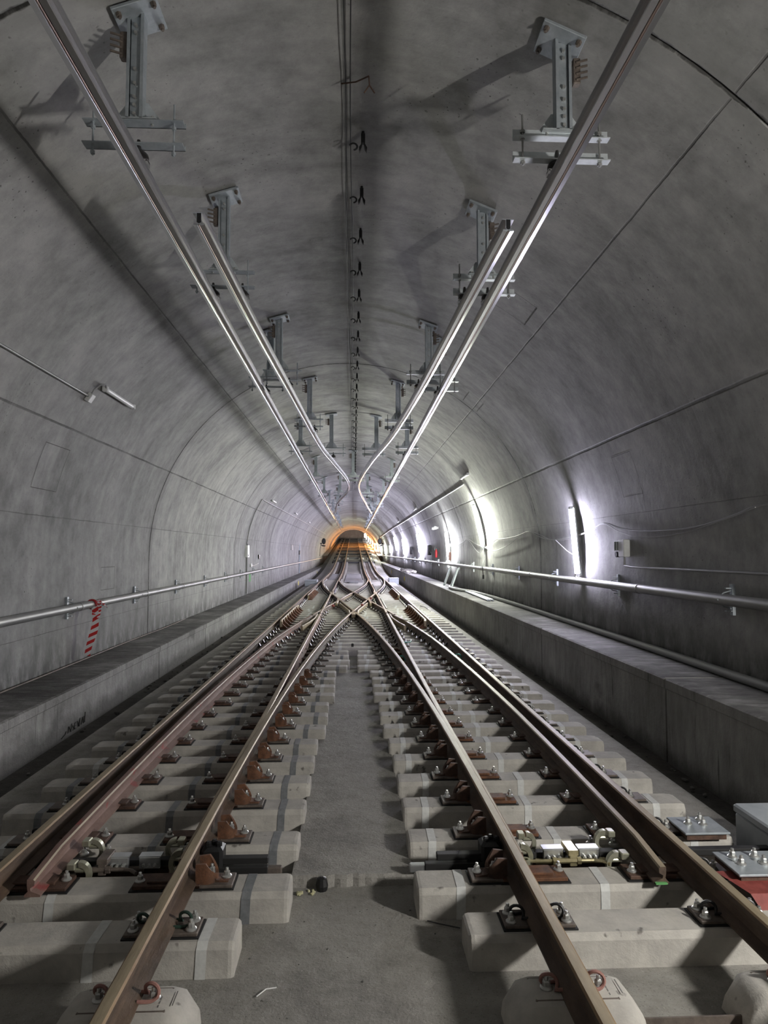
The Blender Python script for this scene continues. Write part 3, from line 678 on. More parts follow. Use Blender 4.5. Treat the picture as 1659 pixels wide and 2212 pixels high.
def switch_rods(s, label):
    nm = 'right' if s > 0 else 'left'
    r = empty('switch_rod_assembly', (s * 1.5, 4.68, 0), 0, label, 'switch mechanism')
    mb = MB(); mb.cbox(-0.95 if s > 0 else -1.3, 1.3 if s > 0 else 0.95, -0.03, 0.03, 0.16, 0.2, 0.004); mb.obj('stretcher_bar', M['pad'], r)
    for x in ((-0.255, -0.02) if s > 0 else (-0.06, 0.14)):
        bb = MB(); bb.cbox(x, x + 0.13, -0.075, -0.045, 0.165, 0.235, 0.003); bb.box(x - 0.004, x + 0.134, -0.07, 0.0, 0.232, 0.24)
        b_ = bb.obj('clamp_block', M['silver'], r)
        for q in range(3): q_ = MB(); q_.cyl((x + 0.03 + 0.036 * q, -0.077, 0.19), (x + 0.03 + 0.036 * q, -0.1, 0.19), 0.012, 6); q_.cyl((x + 0.03 + 0.036 * q, -0.1, 0.19), (x + 0.03 + 0.036 * q, -0.112, 0.19), 0.006, 6); q_.obj('bolt', M['bolt'], b_)
    bb = MB(); bb.cbox(-0.11, -0.04, -0.13, 0.03, 0.215, 0.25, 0.004); bb.cbox(-0.1, -0.05, -0.13, -0.09, 0.15, 0.22, 0.004); bb.obj('centre_lug', M['brass' if s > 0 else 'plate'], r)
    bb = MB(); bb.cyl((-0.36, -0.12, 0.185), (-0.2, -0.12, 0.185), 0.011, 10); bb.cyl((-0.19, -0.12, 0.185), (-0.04, -0.12, 0.185), 0.017, 10); bb.cyl((-0.21, -0.12, 0.185), (-0.185, -0.12, 0.185), 0.024, 6); bb.cyl((-0.05, -0.12, 0.185), (-0.025, -0.12, 0.185), 0.024, 6)
    bb.tube([(-0.03, -0.12, 0.185), (0.06, -0.12, 0.185), (0.11, -0.135, 0.183), (0.15, -0.17, 0.18)], 0.012, 8); bb.obj('adjusting_rod', M['brass' if s > 0 else 'plate'], r)
    bb = MB(); bb.cyl((-0.3, -0.04, 0.15), (0.16, -0.04, 0.15), 0.018, 12); bb.obj('rod', M['brass' if s > 0 else 'plate'], r)
    bb = MB(); bb.lathe([(0.035, 0), (0.035, 0.03), (0.02, 0.03), (0.02, 0.0)], 14, 0, Matrix.Translation((-0.39, -0.12, 0.17))); bb.obj('rod_eye', M['zinc'], r)
    for (x, y, z, sc, fl) in ((-0.33, 0.08, 0.22, 0.85, 1), (0.2, 0.08, 0.22, 0.9, -1), (0.2, -0.15, 0.17, 0.95, -1), (-0.4, -0.06, 0.19, 1.0, 1)):
        x *= s; fl *= s
        c_ = CB.obj('lock_bracket', M['zinc'], r, (x, y, z), (0, 0, 0 if fl > 0 else PI)); c_.scale = (sc, sc, sc)
    for (x, y, z) in ((-0.4, 0.12, 0.19), (0.12, 0.12, 0.19), (0.27, 0.1, 0.19)): link('bolt', ME_BOLT, r, (x * s, y, z))
    bb = MB(); bb.cbox(-0.3, 0.3, 0.04, 0.09, 0.05, 0.13, 0.005); bb.obj('lower_bar', M['rustdark'], r)
    # stub poking out towards the tunnel axis
    bb = MB(); x0, x1 = (-1.03, -0.62) if s > 0 else (0.62, 0.95)
    bb.cbox(x0, x1, -0.05, 0.0, 0.1, 0.15, 0.004); bb.obj('end_sleeve', M['pad'], r)
    bb = MB(); bb.cbox(-1.13 if s > 0 else 0.93, -1.02 if s > 0 else 1.04, -0.04, 0.01, 0.09, 0.14, 0.006); bb.obj('end_lug', M['silver'] if s > 0 else M['plate'], r)
    bb = MB(); bb.cbox(-0.66 if s > 0 else 0.52, -0.52 if s > 0 else 0.66, -0.05, 0.1, 0.12, 0.27, 0.02)
    for q in range(3): bb.lathe([(0.02, 0), (0.02, 0.02), (0.012, 0.03)], 6, 0, Matrix.Translation(((-0.62 if s > 0 else 0.56) + 0.035 * q, 0.0 + 0.03 * (q % 2), 0.27)))
    bb.obj('toothed_cover', M['black'], r)
switch_rods(1, 'zinc and brass switch rods with bolted clamps between the right track rails')
switch_rods(-1, 'dim switch rods with curved lock brackets between the left track rails')
# green painted blade foot
mb = MB(); mb.box(-0.035, 0.035, -0.02, 0.02, 0, 0.008); tag(mb.obj('painted_plate', M['greenpaint'], loc=(1.84, 4.2, 0.2)), 'green-sprayed plate under the tip of the right open blade', 'plate')
# cover plates and machine boxes right of the right track
def plate_thing(label, x0, x1, y0, y1, z, bolts, m, extra=None):
    r = empty('cover_plate', ((x0 + x1) / 2, (y0 + y1) / 2, z), 0, label, 'cover plate'); cx_, cy_ = (x0 + x1) / 2, (y0 + y1) / 2
    mb = MB(); mb.cbox(x0 - cx_, x1 - cx_, y0 - cy_, y1 - cy_, 0, 0.014, 0.003); mb.obj('steel_sheet', m, r)
    mb = MB(); mb.box(x0 - cx_ + 0.02, x1 - cx_ - 0.02, y0 - cy_ + 0.02, y1 - cy_, -0.04 if z > 0.2 else -0.02, 0, 0); mb.obj('backing', M['rustdark'], r)
    for bx, by in bolts: link('bolt', ME_BOLT, r, (bx - cx_, by - cy_, 0.014))
    return r
plate_thing('bolted steel cover plate on a sleeper end beyond the right outer rail', 2.3, 2.62, 4.83, 5.13, 0.22, [(2.4, 5.0), (2.5, 4.98), (2.52, 5.07)], M['galv'])
plate_thing('pale bolted bracket plate at the right picture edge above the red flange', 2.27, 2.75, 4.1, 4.42, 0.27, [(2.36, 4.24), (2.36, 4.34), (2.5, 4.24), (2.5, 4.34)], M['galv'])
mb = MB(); mb.prism([(-0.05, 0.05), (0.6, 0.05), (0.6, 0.0), (-0.0, -0.0)], (-0.02, 0.0)); mb.add([(-0.28, 0.3, 0.12), (0.6, 0.3, 0.12), (0.6, 0.06, 0.1), (-0.2, 0.06, 0.1), (0.6, -0.05, 0.0), (-0.16, -0.05, 0.0)], [(0, 3, 2, 1), (3, 5, 4, 2)]); tag(mb.obj('machine_flange', M['redpaint'], loc=(2.47, 3.93, 0.13)), 'dark red painted flange sloping down at the right picture edge', 'flange')
def mbox(x0, x1, y0, y1, z0, z1, lab, nm='point_machine_box'):
    r = empty(nm, ((x0 + x1) / 2, (y0 + y1) / 2, z0), 0, lab, 'equipment box'); a, b, h = (x1 - x0) / 2, (y1 - y0) / 2, z1 - z0
    mb = MB(); mb.cbox(-a, a, -b, b, 0, h * 0.82, 0.012); mb.obj('housing', M['boxgrey'], r)
    mb = MB(); mb.cbox(-a - 0.01, a + 0.01, -b - 0.01, b + 0.01, h * 0.82, h, 0.012); mb.obj('lid', M['boxgrey'], r)
    mb = MB(); mb.cyl((-a * 0.3, -b - 0.012, h * 0.35), (-a * 0.3, -b + 0.01, h * 0.35), 0.06 * h / 0.4, 16); mb.obj('round_boss', M['boxgrey'], r)
    return r
mbox(2.8, 3.38, 4.2, 5.1, 0.0, 0.335, 'grey-blue lidded equipment box at the right picture edge beside the track')
mbox(2.35, 3.0, 46.2, 47.0, 0.02, 0.45, 'small blue-grey trackside box in the distance against the right bench')
mbox(-3.05, -2.3, 43.8, 45.2, 0.02, 0.4, 'low blue-grey trackside box in the distance by the left bench')

# ------------------------------------------------------------ overhead conductor rails
ZC = 2.18 + 2.78
CP = [(-0.052, 0.055), (0.052, 0.055), (0.052, 0.048), (0.022, 0.046), (0.022, -0.028), (0.012, -0.04), (0.045, -0.036), (0.047, -0.05), (0.012, -0.056), (0.003, -0.044), (-0.003, -0.044), (-0.012, -0.056), (-0.047, -0.05), (-0.045, -0.036), (-0.012, -0.04), (-0.022, -0.028), (-0.022, 0.046), (-0.052, 0.048)]
def smooth_path(pts, sub=6):
    P = [Vector(p) for p in pts]; out = []
    for i in range(len(P) - 1):
        p0, p1, p2, p3 = P[max(i - 1, 0)], P[i], P[i + 1], P[min(i + 2, len(P) - 1)]
        for k in range(sub):
            t = k / sub; out.append(0.5 * ((2 * p1) + (-p0 + p2) * t + (2 * p0 - 5 * p1 + 4 * p2 - p3) * t * t + (-p0 + 3 * p1 - 3 * p2 + p3) * t ** 3))
    out.append(P[-1]); return out
def conductor(label, pts, open_end=False, joints=()):
    p0 = Vector(pts[0]); r = empty('conductor_rail', tuple(p0), 0, label, 'conductor rail')
    P = [p - p0 for p in smooth_path(pts)] if len(pts) > 2 else [Vector(p) - p0 for p in pts]
    mb = MB(); mb.sweep(P, CP, cap=False)
    inner = [(0.018, 0.05), (0.018, -0.028), (0.0, -0.038), (-0.018, -0.028), (-0.018, 0.05)]
    # end faces: thin aluminium outline round a black face that stands for the shaded hollow
    fr = []
    for a, b in ((CP, M['alu']),): pass
    k = len(CP); e = P[0] + (P[0] - P[1]).normalized() * 0.001
    mb.obj('aluminium_profile', M['alu'], r, smooth=25)
    d = (P[1] - P[0]).normalized(); rt = d.cross(Vector((0, 0, 1))).normalized(); up = rt.cross(d)
    m2 = MB(); outl = [(-0.052, 0.055), (0.052, 0.055), (0.052, 0.048), (0.022, 0.046), (0.022, -0.028), (0.012, -0.04), (0.045, -0.036), (0.047, -0.05), (0.012, -0.056), (0, -0.044), (-0.012, -0.056), (-0.047, -0.05), (-0.045, -0.036), (-0.012, -0.04), (-0.022, -0.028), (-0.022, 0.046), (-0.052, 0.048)]
    W_ = [tuple(P[0] + rt * a + up * b) for a, b in outl]; m2.add(W_, [tuple(range(len(W_)))], 0)
    W_ = [tuple(P[0] - d * 0.002 + rt * a + up * b) for a, b in inner]; m2.add(W_, [tuple(range(len(W_)))], 1); m2.obj('cut_end', [M['alu'], M['black']], r)
    m3 = MB(); m3.tube([p + Vector((0, 0, -0.05)) for p in P], 0.0055, 6); m3.obj('contact_wire', M['copper'], r)
    for j in joints:
        kk = min(range(len(P)), key=lambda i_: abs(P[i_].y + p0.y - j)); xj = P[kk].x
        if len(P) == 2: xj = 0
        for q in range(5):
            for sd in (-1, 1): m4 = MB(); m4.cyl((sd * 0.022, 0, 0.01), (sd * 0.034, 0, 0.01), 0.014, 6); m4.obj('splice_bolt', M['black'], r, (xj, j - p0.y + 0.08 * q, 0))
    return r
conductor('long aluminium overhead conductor rail on the left, running out at the top left', [(-1.575, 1.0, ZC), (-1.575, 175, ZC + 2.2)][:1] + [(-1.575, 90, ZC)], joints=(11.6, 24))
conductor('long aluminium overhead conductor rail on the right, running out at the top right', [(1.515, 1.0, ZC), (1.515, 90, ZC)], joints=(11.8, 24))
conductor('short inner overhead conductor rail on the left with a cut open end', [(-1.30, 5.72, ZC), (-1.235, 8.3, ZC), (-1.115, 11.8, ZC), (-0.88, 18.2, ZC), (-0.65, 21.4, ZC), (-0.25, 27.0, ZC), (-0.27, 31.5, ZC), (-0.88, 39, ZC), (-1.33, 50, ZC)], joints=(16.2,))
conductor('short inner overhead conductor rail on the right with a cut open end', [(1.31, 5.72, ZC), (1.25, 7.7, ZC), (1.13, 11.8, ZC), (0.9, 16.6, ZC), (0.55, 21.0, ZC), (0.22, 27.0, ZC), (0.26, 31.8, ZC), (0.72, 40.5, ZC), (1.28, 50, ZC)], joints=(16.2,))

# ------------------------------------------------------------ drop posts (cantilever supports) from the ceiling
def ceil_z(x): return CZ + math.sqrt(RR * RR - (x - CX) ** 2)
def hanger(px, Y, bc, bw, ins, label, rich=True, sgn=1, zbar=None):
    zt = ceil_z(px); zb = zbar or ZC + 0.36; h = zt - zb
    r = empty('drop_post', (px, Y, zt), 0, label, 'conductor rail support', 'ceiling supports of the overhead conductor rails')
    ang = math.atan2(px - CX, zt - CZ)
    mb = MB(); R_ = Matrix.Rotation(ang, 4, 'Y'); mb.cbox(-0.17, 0.17, -0.16, 0.16, -0.05, -0.025, 0.004, 0, R_)
    bp = mb.obj('ceiling_plate', M['galv'], r)
    if rich:
        for q in ((-0.13, -0.11), (0.13, -0.11), (-0.13, 0.11), (0.13, 0.11)):
            m1 = MB(); m1.cyl((q[0], q[1], 0.03), (q[0], q[1], -0.09), 0.012, 8); m1.cyl((q[0], q[1], -0.05), (q[0], q[1], -0.075), 0.022, 6); o_ = m1.obj('anchor_bolt', M['plate'], bp, rot=(0, ang, 0))
    # channel post, open side facing the camera for the right row
    mb = MB(); wv = 0.06
    mb.box(-wv, wv, 0.03, 0.038, -h, -0.03); mb.box(-wv, -wv + 0.008, -0.045, 0.03, -h, -0.03); mb.box(wv - 0.008, wv, -0.045, 0.03, -h, -0.03)
    mb.box(-wv + 0.0, -wv + 0.022, -0.05, -0.043, -h, -0.03); mb.box(wv - 0.022, wv, -0.05, -0.043, -h, -0.03)
    mb.box(-wv + 0.025, wv - 0.025, -0.03, -0.022, -h + 0.005, -0.05)
    po = mb.obj('post', M['galv'], r)
    if rich:
        for z_ in (-0.12, -0.18, -h * 0.55, -h * 0.68, -h + 0.16, -h + 0.1, -h + 0.035):
            m1 = MB(); m1.cyl((0, -0.03, z_), (0, -0.05, z_), 0.013, 6); m1.obj('bolt', M['bolt'], po)
    mb = MB(); mb.prism([(-0.16, 0), (0.16, 0), (0.16, 0.05), (0.075, 0.17), (-0.075, 0.17), (-0.16, 0.05)], (0.04, 0.048), 0, Matrix.Translation((0, 0, -h))); mb.box(-0.16, 0.16, -0.05, 0.048, -h - 0.002, -h + 0.006)
    g_ = mb.obj('gusset_plate', M['galvlight'], r)
    if rich:
        for x_ in (-0.12, 0.12): m1 = MB(); m1.cyl((x_, 0.0, -h + 0.04), (x_, 0.0, -h - 0.03), 0.011, 8); m1.obj('bolt', M['bolt'], g_)
    bx = bc - px; a, b = bx - bw / 2, bx + bw / 2
    if sgn > 0:
        for zz, nm in ((-h - 0.012, 'upper_crossbar'), (-h - 0.012 - 0.17, 'lower_crossbar')):
            mb = MB(); mb.box(a, b, 0.0, 0.008, zz - 0.055, zz + 0.03); mb.box(a, b, -0.06, 0.0, zz - 0.055, zz - 0.047); mb.obj(nm, M['galvlight'], r)
    else:
        for zz, nm in ((-h - 0.012, 'upper_crossbar'), (-h - 0.012 - 0.17, 'lower_crossbar')):
            mb = MB(); mb.box(a, b, -0.05, 0.05, zz - 0.006, zz + 0.002); mb.box(a, b, 0.042, 0.05, zz - 0.006, zz + 0.03); mb.obj(nm, M['galv'], r)
    for x_ in (a + 0.07, b - 0.07):
        mb = MB(); mb.cyl((x_, -0.02, -h - 0.27), (x_, -0.02, -h + 0.12), 0.008, 6)
        for z_ in (-h - 0.24, -h - 0.05, -h - 0.0): mb.cyl((x_, -0.02, z_), (x_, -0.02, z_ - 0.02), 0.018, 6)
        mb.obj('threaded_rod', M['galv'] if sgn < 0 else M['pipe'], r)
    for cx_ in ins:
        top = -h - 0.2; bot = (ZC + 0.06) - zt; mid = (top + bot) / 2
        mb = MB(); mb.lathe([(0.012, top + 0.06), (0.02, top), (0.025, top - 0.01), (0.07, mid), (0.075, mid - 0.02), (0.05, mid - 0.028), (0.05, bot + 0.02), (0.03, bot)][::-1], 14, 0, Matrix.Translation((cx_ - px, -0.0, 0))); i_ = mb.obj('insulator', M['insul'], r, smooth=40)
        mb = MB(); mb.cbox(-0.075, 0.075, -0.03, 0.03, bot - 0.012, bot + 0.008, 0.003); mb.box(-0.075, -0.06, -0.03, 0.03, bot - 0.035, bot); mb.box(0.06, 0.075, -0.03, 0.03, bot - 0.035, bot); mb.obj('rail_clamp', M['alu'], i_, (cx_ - px, 0, 0))
    # earthing clamp beside the post head
    s2 = 1 if px > 0 else -1
    mb = MB(); mb.cbox(s2 * 0.1 - 0.02, s2 * 0.1 + 0.035, -0.03, 0.03, -0.36, -0.16, 0.006)
    for q in range(4): mb.cyl((s2 * 0.1, -0.03, -0.2 - 0.045 * q), (s2 * 0.1 + s2 * 0.08, -0.05, -0.19 - 0.045 * q), 0.009, 6)
    mb.cyl((s2 * 0.06, 0, -0.2), (s2 * 0.12, 0, -0.2), 0.015, 6); mb.obj('earth_clamp', M['plate'], r)
    return r
def icx(s, Y): return s * {5: 0}.get(Y, 0)
for s, nm, xo in ((1, 'right', 1.515), (-1, 'left', -1.575)):
    xi_at = lambda Y: (route_x(Y * 1.0) - 0.4)
    hanger(s * (1.56 if s > 0 else 1.60), 4.98, s * (1.54 if s > 0 else 1.607), 0.72, [xo], 'nearest galvanised drop post on the %s, at the top of the picture' % nm, sgn=s)
    hanger(s * 1.46, 7.68, s * 1.47, 0.7, [xo, s * 1.25], 'galvanised drop post on the %s just behind the cut conductor end' % nm, sgn=s)
    hanger(s * 1.30, 11.9, s * 1.24, 0.66, [s * 1.12], 'drop post on the %s holding only the inner conductor rail, the nearer one' % nm, sgn=s)
    hanger(s * 1.50, 12.4, s * 1.55, 0.68, [xo], 'drop post on the %s outer conductor rail, partly hidden behind the inner rail' % nm, sgn=s)
    hanger(s * 1.05, 16.35, s * 1.07, 0.68, [s * 0.93], 'drop post on the %s inner conductor rail, the second one' % nm, sgn=s)
    hanger(s * 1.58, 20.5, s * 1.58, 0.68, [xo], 'drop post on the %s outer conductor rail level with the first frog' % nm, sgn=s, rich=False)
    hanger(s * 0.68, 20.9, s * 0.6, 0.7, [s * 0.62], 'drop post on the %s inner conductor rail where it bends to the middle' % nm, sgn=s, rich=False)
    hanger(s * 0.72, 36.6, s * 0.7, 0.75, [s * 0.7], 'drop post on the %s inner conductor rail behind the narrowest point' % nm, sgn=s, rich=False)
    for q, Yh in enumerate((28.8, 36.9, 45, 53, 61, 69, 77, 85)):
        hanger(s * 1.58, Yh, s * 1.58, 0.66, [xo], 'distant drop post in the row above the %s track, %s beyond the bend' % (nm, nth(q + 1)), sgn=s, rich=False)
    for q, Yh in enumerate((43, 49.5)):
        hanger(s * (0.95 if q == 0 else 1.2), Yh, s * (0.95 if q == 0 else 1.2), 0.6, [s * (0.95 if q == 0 else 1.28)], 'distant drop post on the %s inner conductor rail, %s after the bend' % (nm, nth(q + 1)), sgn=s, rich=False)
hanger(-0.03, 28.6, -0.02, 0.95, [-0.24, 0.24], 'drop post on the tunnel axis with wide crossbars for both inner rails', rich=False)

# ------------------------------------------------------------ crown hooks and crown cables
mb = MB(); mb.cyl((0, 0, 0.02), (0, 0, -0.03), 0.012, 8); mb.cbox(-0.016, 0.016, -0.016, 0.016, -0.11, -0.02, 0.004)
for sd in (-1, 1): mb.add([(sd * 0.004, -0.016, -0.1), (sd * 0.032, -0.016, -0.15), (sd * 0.028, -0.016, -0.185), (sd * 0.012, -0.016, -0.155), (sd * 0.004, 0.016, -0.1), (sd * 0.032, 0.016, -0.15), (sd * 0.028, 0.016, -0.185), (sd * 0.012, 0.016, -0.155)], [(0, 1, 2, 3), (7, 6, 5, 4), (0, 4, 5, 1), (1, 5, 6, 2), (2, 6, 7, 3), (3, 7, 4, 0)])
ME_CH = mb.mesh('cable_clamp', M['black'])
mb = MB(); mb.tube([(-0.075 + 0.03 * math.cos(a), -0.02, -0.15 + 0.03 * math.sin(a)) for a in [(-0.55 + 1.35 * i / 9) * PI + 0.25 for i in range(10)]], 0.008, 6); ME_HOOK = mb.mesh('open_hook', M['black'])
Yk = 6.75; k = 0
while Yk < 42:
    k += 1; x = 0.085 - 0.02 * min(1, (Yk - 6) / 12)
    r = link('cable_hook', ME_CH, None, (x, Yk, ceil_z(x)))
    tag(r, 'black forked cable hook hanging from the ceiling crown, %s of the row' % nth(k), 'cable hook', 'black hooks along the ceiling crown')
    link('open_hook', ME_HOOK, r); r.scale = (1.3, 1.3, 1.15)
    Yk += 1.05
r = empty('cable_hook', (0.06, 5.75, ceil_z(0.06) - 0.03), 0, 'thin wire bracket with a Y-shaped end nearest on the ceiling crown', 'cable hook')
mb = MB(); mb.tube([(-0.18, 0.25, 0), (-0.05, 0.15, -0.05), (0.06, 0.0, -0.1)], 0.007, 6); mb.obj('wire_arm', M['rustdark'], r)
mb = MB(); mb.tube([(0.06, 0, -0.1), (0.065, 0, -0.18)], 0.006, 6); mb.tube([(0.065, 0, -0.18), (0.02, 0, -0.25)], 0.006, 6); mb.tube([(0.065, 0, -0.18), (0.11, 0, -0.25)], 0.006, 6); mb.obj('forked_end', M['rustdark'], r)
for dx, nm in ((-0.095, 'left'), (-0.03, 'right')):
    pts = [(dx + 0.012 * math.sin(y * 0.9 + dx * 40), y, ceil_z(dx) - 0.03 - 0.02 * abs(math.sin(y * 1.5))) for y in [2 + 0.5 * i for i in range(150)]]
    mb = MB(); mb.tube(pts, 0.0045 if nm == 'left' else 0.006, 5); tag(mb.obj('crown_cable', M['cabledark']), 'thin dark cable along the ceiling crown, the %s of two' % nm, 'cable')

# ------------------------------------------------------------ fluorescent wall lamps
def wall_pt(z, off=0.0, side=1):
    if z <= CZ: return ((4.18 - off) if side > 0 else (-4.46 + off), z)
    a = math.asin(min(1, (z - CZ) / RR)); return (CX + side * (RR - off) * math.cos(a), CZ + (RR - off) * math.sin(a))
EM = {}
def lamp(Y, z0, z1, c, s, label, side=1, L=None):
    key = (c, s)
    if key not in EM: EM[key] = mat_emit('lamp_tube_glow', c, s)
    a = Vector((wall_pt(z0, 0.11, side)[0], 0, z0)); b = Vector((wall_pt(z1, 0.11, side)[0], 0, wall_pt(z1, 0.11, side)[1]))
    p0 = Vector((a.x, Y, a.z)); r = empty('fluorescent_lamp', tuple(p0), 0, label, 'lamp', 'vertical tube lamps on the right wall')
    d = b - a; n = Vector((-d.z, 0, d.x)).normalized() * side
    if n.x * side > 0: n = -n
    t = d.normalized()
    m1 = MB(); m1.cyl(tuple(t * 0.05), tuple(d - t * 0.05), 0.03, 12); m1.obj('tube', EM[key], r, smooth=60)
    m2 = MB(); M_ = Matrix(((0, n.x, t.x, -n.x * 0.05), (1, 0, 0, 0), (0, n.z, t.z, -n.z * 0.05), (0, 0, 0, 1)))
    m2.cbox(-0.035, 0.035, -0.02, 0.02, 0, d.length, 0.006, 0, M_)
    m2.cbox(-0.08, 0.08, -0.012, 0.012, 0.02, d.length - 0.02, 0.004, 0, M_); m2.obj('housing', M['white'], r)  # wide back tray added to hold the tube's glow off the wall
    for e in (0.0, d.length - 0.05): m3 = MB(); m3.cbox(-0.03, 0.03, -0.03, 0.03, e, e + 0.05, 0.006, 0, Matrix(((0, n.x, t.x, 0), (1, 0, 0, 0), (0, n.z, t.z, 0), (0, 0, 0, 1)))); m3.obj('end_cap', M['white'], r)
    return r
LL = ['tube lamp on the right wall beside the camera', 'nearest visible tube lamp on the right wall, violet-white', 'greenish-white tube lamp hung higher on the right wall above a cable dip', 'white tube lamp on the right wall above two leaning channels',
      'leaning tube lamp on the right wall beyond the fire extinguisher', 'fifth lit tube lamp along the right wall, beyond the dark wall niche', 'sixth lit tube lamp along the right wall', 'short seventh lit tube lamp along the right wall', 'small eighth lit tube lamp behind the right signal', 'small ninth lit tube lamp far along the right wall', 'tenth lit tube lamp just before the orange-lit ring']
for (Y, z0, z1, c, s), lb in zip(LAMPS, LL): lamp(Y, z0, z1, c, s, lb)
# lamps of the rising far part
for q, (x, Y, z, c, s) in enumerate([(3.4, 128, 3.7, ORANGE, 2600), (3.3, 140, 4.4, ORANGE, 2200), (3.15, 152, 5.0, WARM, 500), (2.95, 163, 5.7, WARM, 300), (2.7, 174, 6.4, WHITE, 250), (3.6, 118.5, 3.0, ORANGE, 1500), (2.2, 131, 5.5, ORANGE, 1200)]):
    key = (c, s)
    if key not in EM: EM[key] = mat_emit('lamp_tube_glow', c, s)
    r = empty('flood_lamp', (x, Y, z), 0, '%s far %s work lamp on the climbing end of the tunnel' % (nth(q + 1), 'orange' if c == ORANGE else 'white'), 'lamp', 'far work lamps')
    m1 = MB(); m1.cyl((0, 0, -0.6), (0, 0, 0.6), 0.03, 8); m1.obj('tube', EM[key], r); m1 = MB(); m1.cbox(-0.04, 0.04, -0.02, 0.02, -0.65, 0.65, 0.006); m1.obj('housing', M['white'], r, (0.06 if x > 0 else -0.06, 0.03, 0))

# ------------------------------------------------------------ handrail pipes, conduits, boxes on the walls
def pipe_run(side, z, y0, y1, r_, label, brs, cps):
    x = 4.18 - 0.12 if side > 0 else -4.46 + 0.12
    r = empty('wall_pipe', (x, y0, z), 0, label, 'pipe')
    mb = MB(); mb.cyl((0, 0, 0), (0, y1 - y0, 0), r_, 20); mb.obj('tube', M['pipe'], r, smooth=40)
    for y in cps: mb = MB(); mb.cyl((0, y - y0 - 0.05, 0), (0, y - y0 + 0.05, 0), r_ + 0.006, 20); mb.obj('coupling', M['pipe'], r, smooth=40)
    for y in brs:
        mb = MB(); mb.box(side * 0.085, side * 0.118, -0.03, 0.03, -0.17, 0.17); mb.box(side * 0.02, side * 0.118, -0.02, 0.02, -0.13, -0.12); mb.box(side * 0.02, side * 0.118, -0.02, 0.02, 0.12, 0.13)
        mb.tube([(side * 0.09, 0, -0.1), (side * 0.0, 0, -r_ - 0.012), (-side * (r_ + 0.006), 0, 0), (0, 0, r_ + 0.012), (side * 0.09, 0, 0.1)], 0.007, 6); mb.obj('pipe_bracket', M['galv'], r, (0, y - y0, 0))
pipe_run(1, 1.655, 1.0, 95, 0.062, 'thick galvanised handrail pipe along the right wall', [7.5 + 3.3 * i for i in range(16)], [9.8, 15.8, 21.8, 27.8, 34])
pipe_run(-1, 1.31, 1.0, 95, 0.062, 'thick galvanised handrail pipe along the left wall', [8.0, 11.04, 14.36, 17.65, 21, 24.3, 27.6, 31, 34.3], [11.3, 14.8, 17.9, 24])
def conduit(label, pts, r_=0.015, m='pipe', cat='conduit'):
    p0 = Vector(pts[0]); mb = MB(); mb.tube([Vector(p) - p0 for p in pts], r_, 8); return tag(mb.obj('conduit', M[m], loc=tuple(p0), smooth=50), label, cat)
def wp(side, z, Y, off=0.03): p = wall_pt(z, off, side); return (p[0], Y, p[1])
conduit('straight grey conduit high on the left wall ending at a junction box', [wp(-1, 4.40, 1.0), wp(-1, 4.40, 9.9)], 0.017)
def jbox(Y, z, side, label, sz=0.06):
    p = wall_pt(z, 0.04, side); a = math.atan2(z - CZ, (p[0] - CX)) if z > CZ else (0 if side > 0 else PI)
    mb = MB(); mb.cbox(-0.035, 0.035, -sz, sz, -sz, sz, 0.008); return tag(mb.obj('junction_box', M['white'], loc=(p[0], Y, p[1]), rot=(0, -a, 0)), label, 'junction box')
jbox(9.95, 4.39, -1, 'small pale junction box at the end of the high left conduit', 0.065)
def tube_fit(Y0, Y1, z, side, label):
    p = Vector(wp(side, z, Y0, 0.07)); r = empty('unlit_lamp', tuple(p), 0, label, 'lamp')
    mb = MB(); mb.cyl((0, 0.06, 0), (0, Y1 - Y0 - 0.06, 0), 0.038, 12); mb.obj('diffuser', M['whiteplain'], r, smooth=50)
    mb = MB(); mb.cbox(-0.04, 0.04, 0, 0.07, -0.04, 0.04, 0.008); mb.cbox(-0.04, 0.04, Y1 - Y0 - 0.07, Y1 - Y0, -0.04, 0.04, 0.008); mb.obj('end_cap', M['white'], r)
    n = Vector((p.x - CX, 0, p.z - CZ)).normalized()
    mb = MB(); mb.box(-0.02, 0.02, 0.1, Y1 - Y0 - 0.1, 0.03, 0.06, 0, Matrix.Rotation(math.atan2(n.x, n.z), 4, 'Y')); mb.obj('back_plate', M['pad'], r)
    return r
tube_fit(10.1, 11.4, 4.58, -1, 'unlit white tube lamp high on the left wall near the camera')
conduit('bent flexible hose joining the junction box to the unlit left lamp', [wp(-1, 4.43, 9.95), wp(-1, 4.5, 9.93), wp(-1, 4.6, 9.95, 0.06), wp(-1, 4.63, 10.02, 0.08), wp(-1, 4.59, 10.12, 0.08)], 0.012, 'cable')
conduit('long thin conduit along the distant left wall with a vertical drop at its near end', [wp(-1, 2.5, 28.9), wp(-1, 3.2, 28.85), wp(-1, 3.8, 28.82), wp(-1, 4.34, 28.8), wp(-1, 4.36, 29.0), wp(-1, 4.42, 50), wp(-1, 4.5, 92)], 0.022)
tube_fit(31.3, 32.6, 4.52, -1, 'unlit tube lamp on the distant left wall, the nearest of its row')
tube_fit(43, 44.3, 4.6, -1, 'unlit tube lamp on the distant left wall, second of its row')
tube_fit(56, 57.3, 4.6, -1, 'unlit tube lamp on the distant left wall, third of its row')
conduit('long conduit high along the right wall running into the distance', [wp(1, 4.35, 22.0), wp(1, 4.33, 40), wp(1, 4.28, 70), wp(1, 4.15, 95)], 0.022, 'whiteplain')
tube_fit(20.3, 21.6, 4.52, 1, 'unlit tube lamp above the start of the right conduit')
tube_fit(37.2, 38.5, 4.55, 1, 'unlit tube lamp farther along the right conduit')
tube_fit(52, 53.3, 4.5, 1, 'small unlit tube lamp farthest along the right conduit')
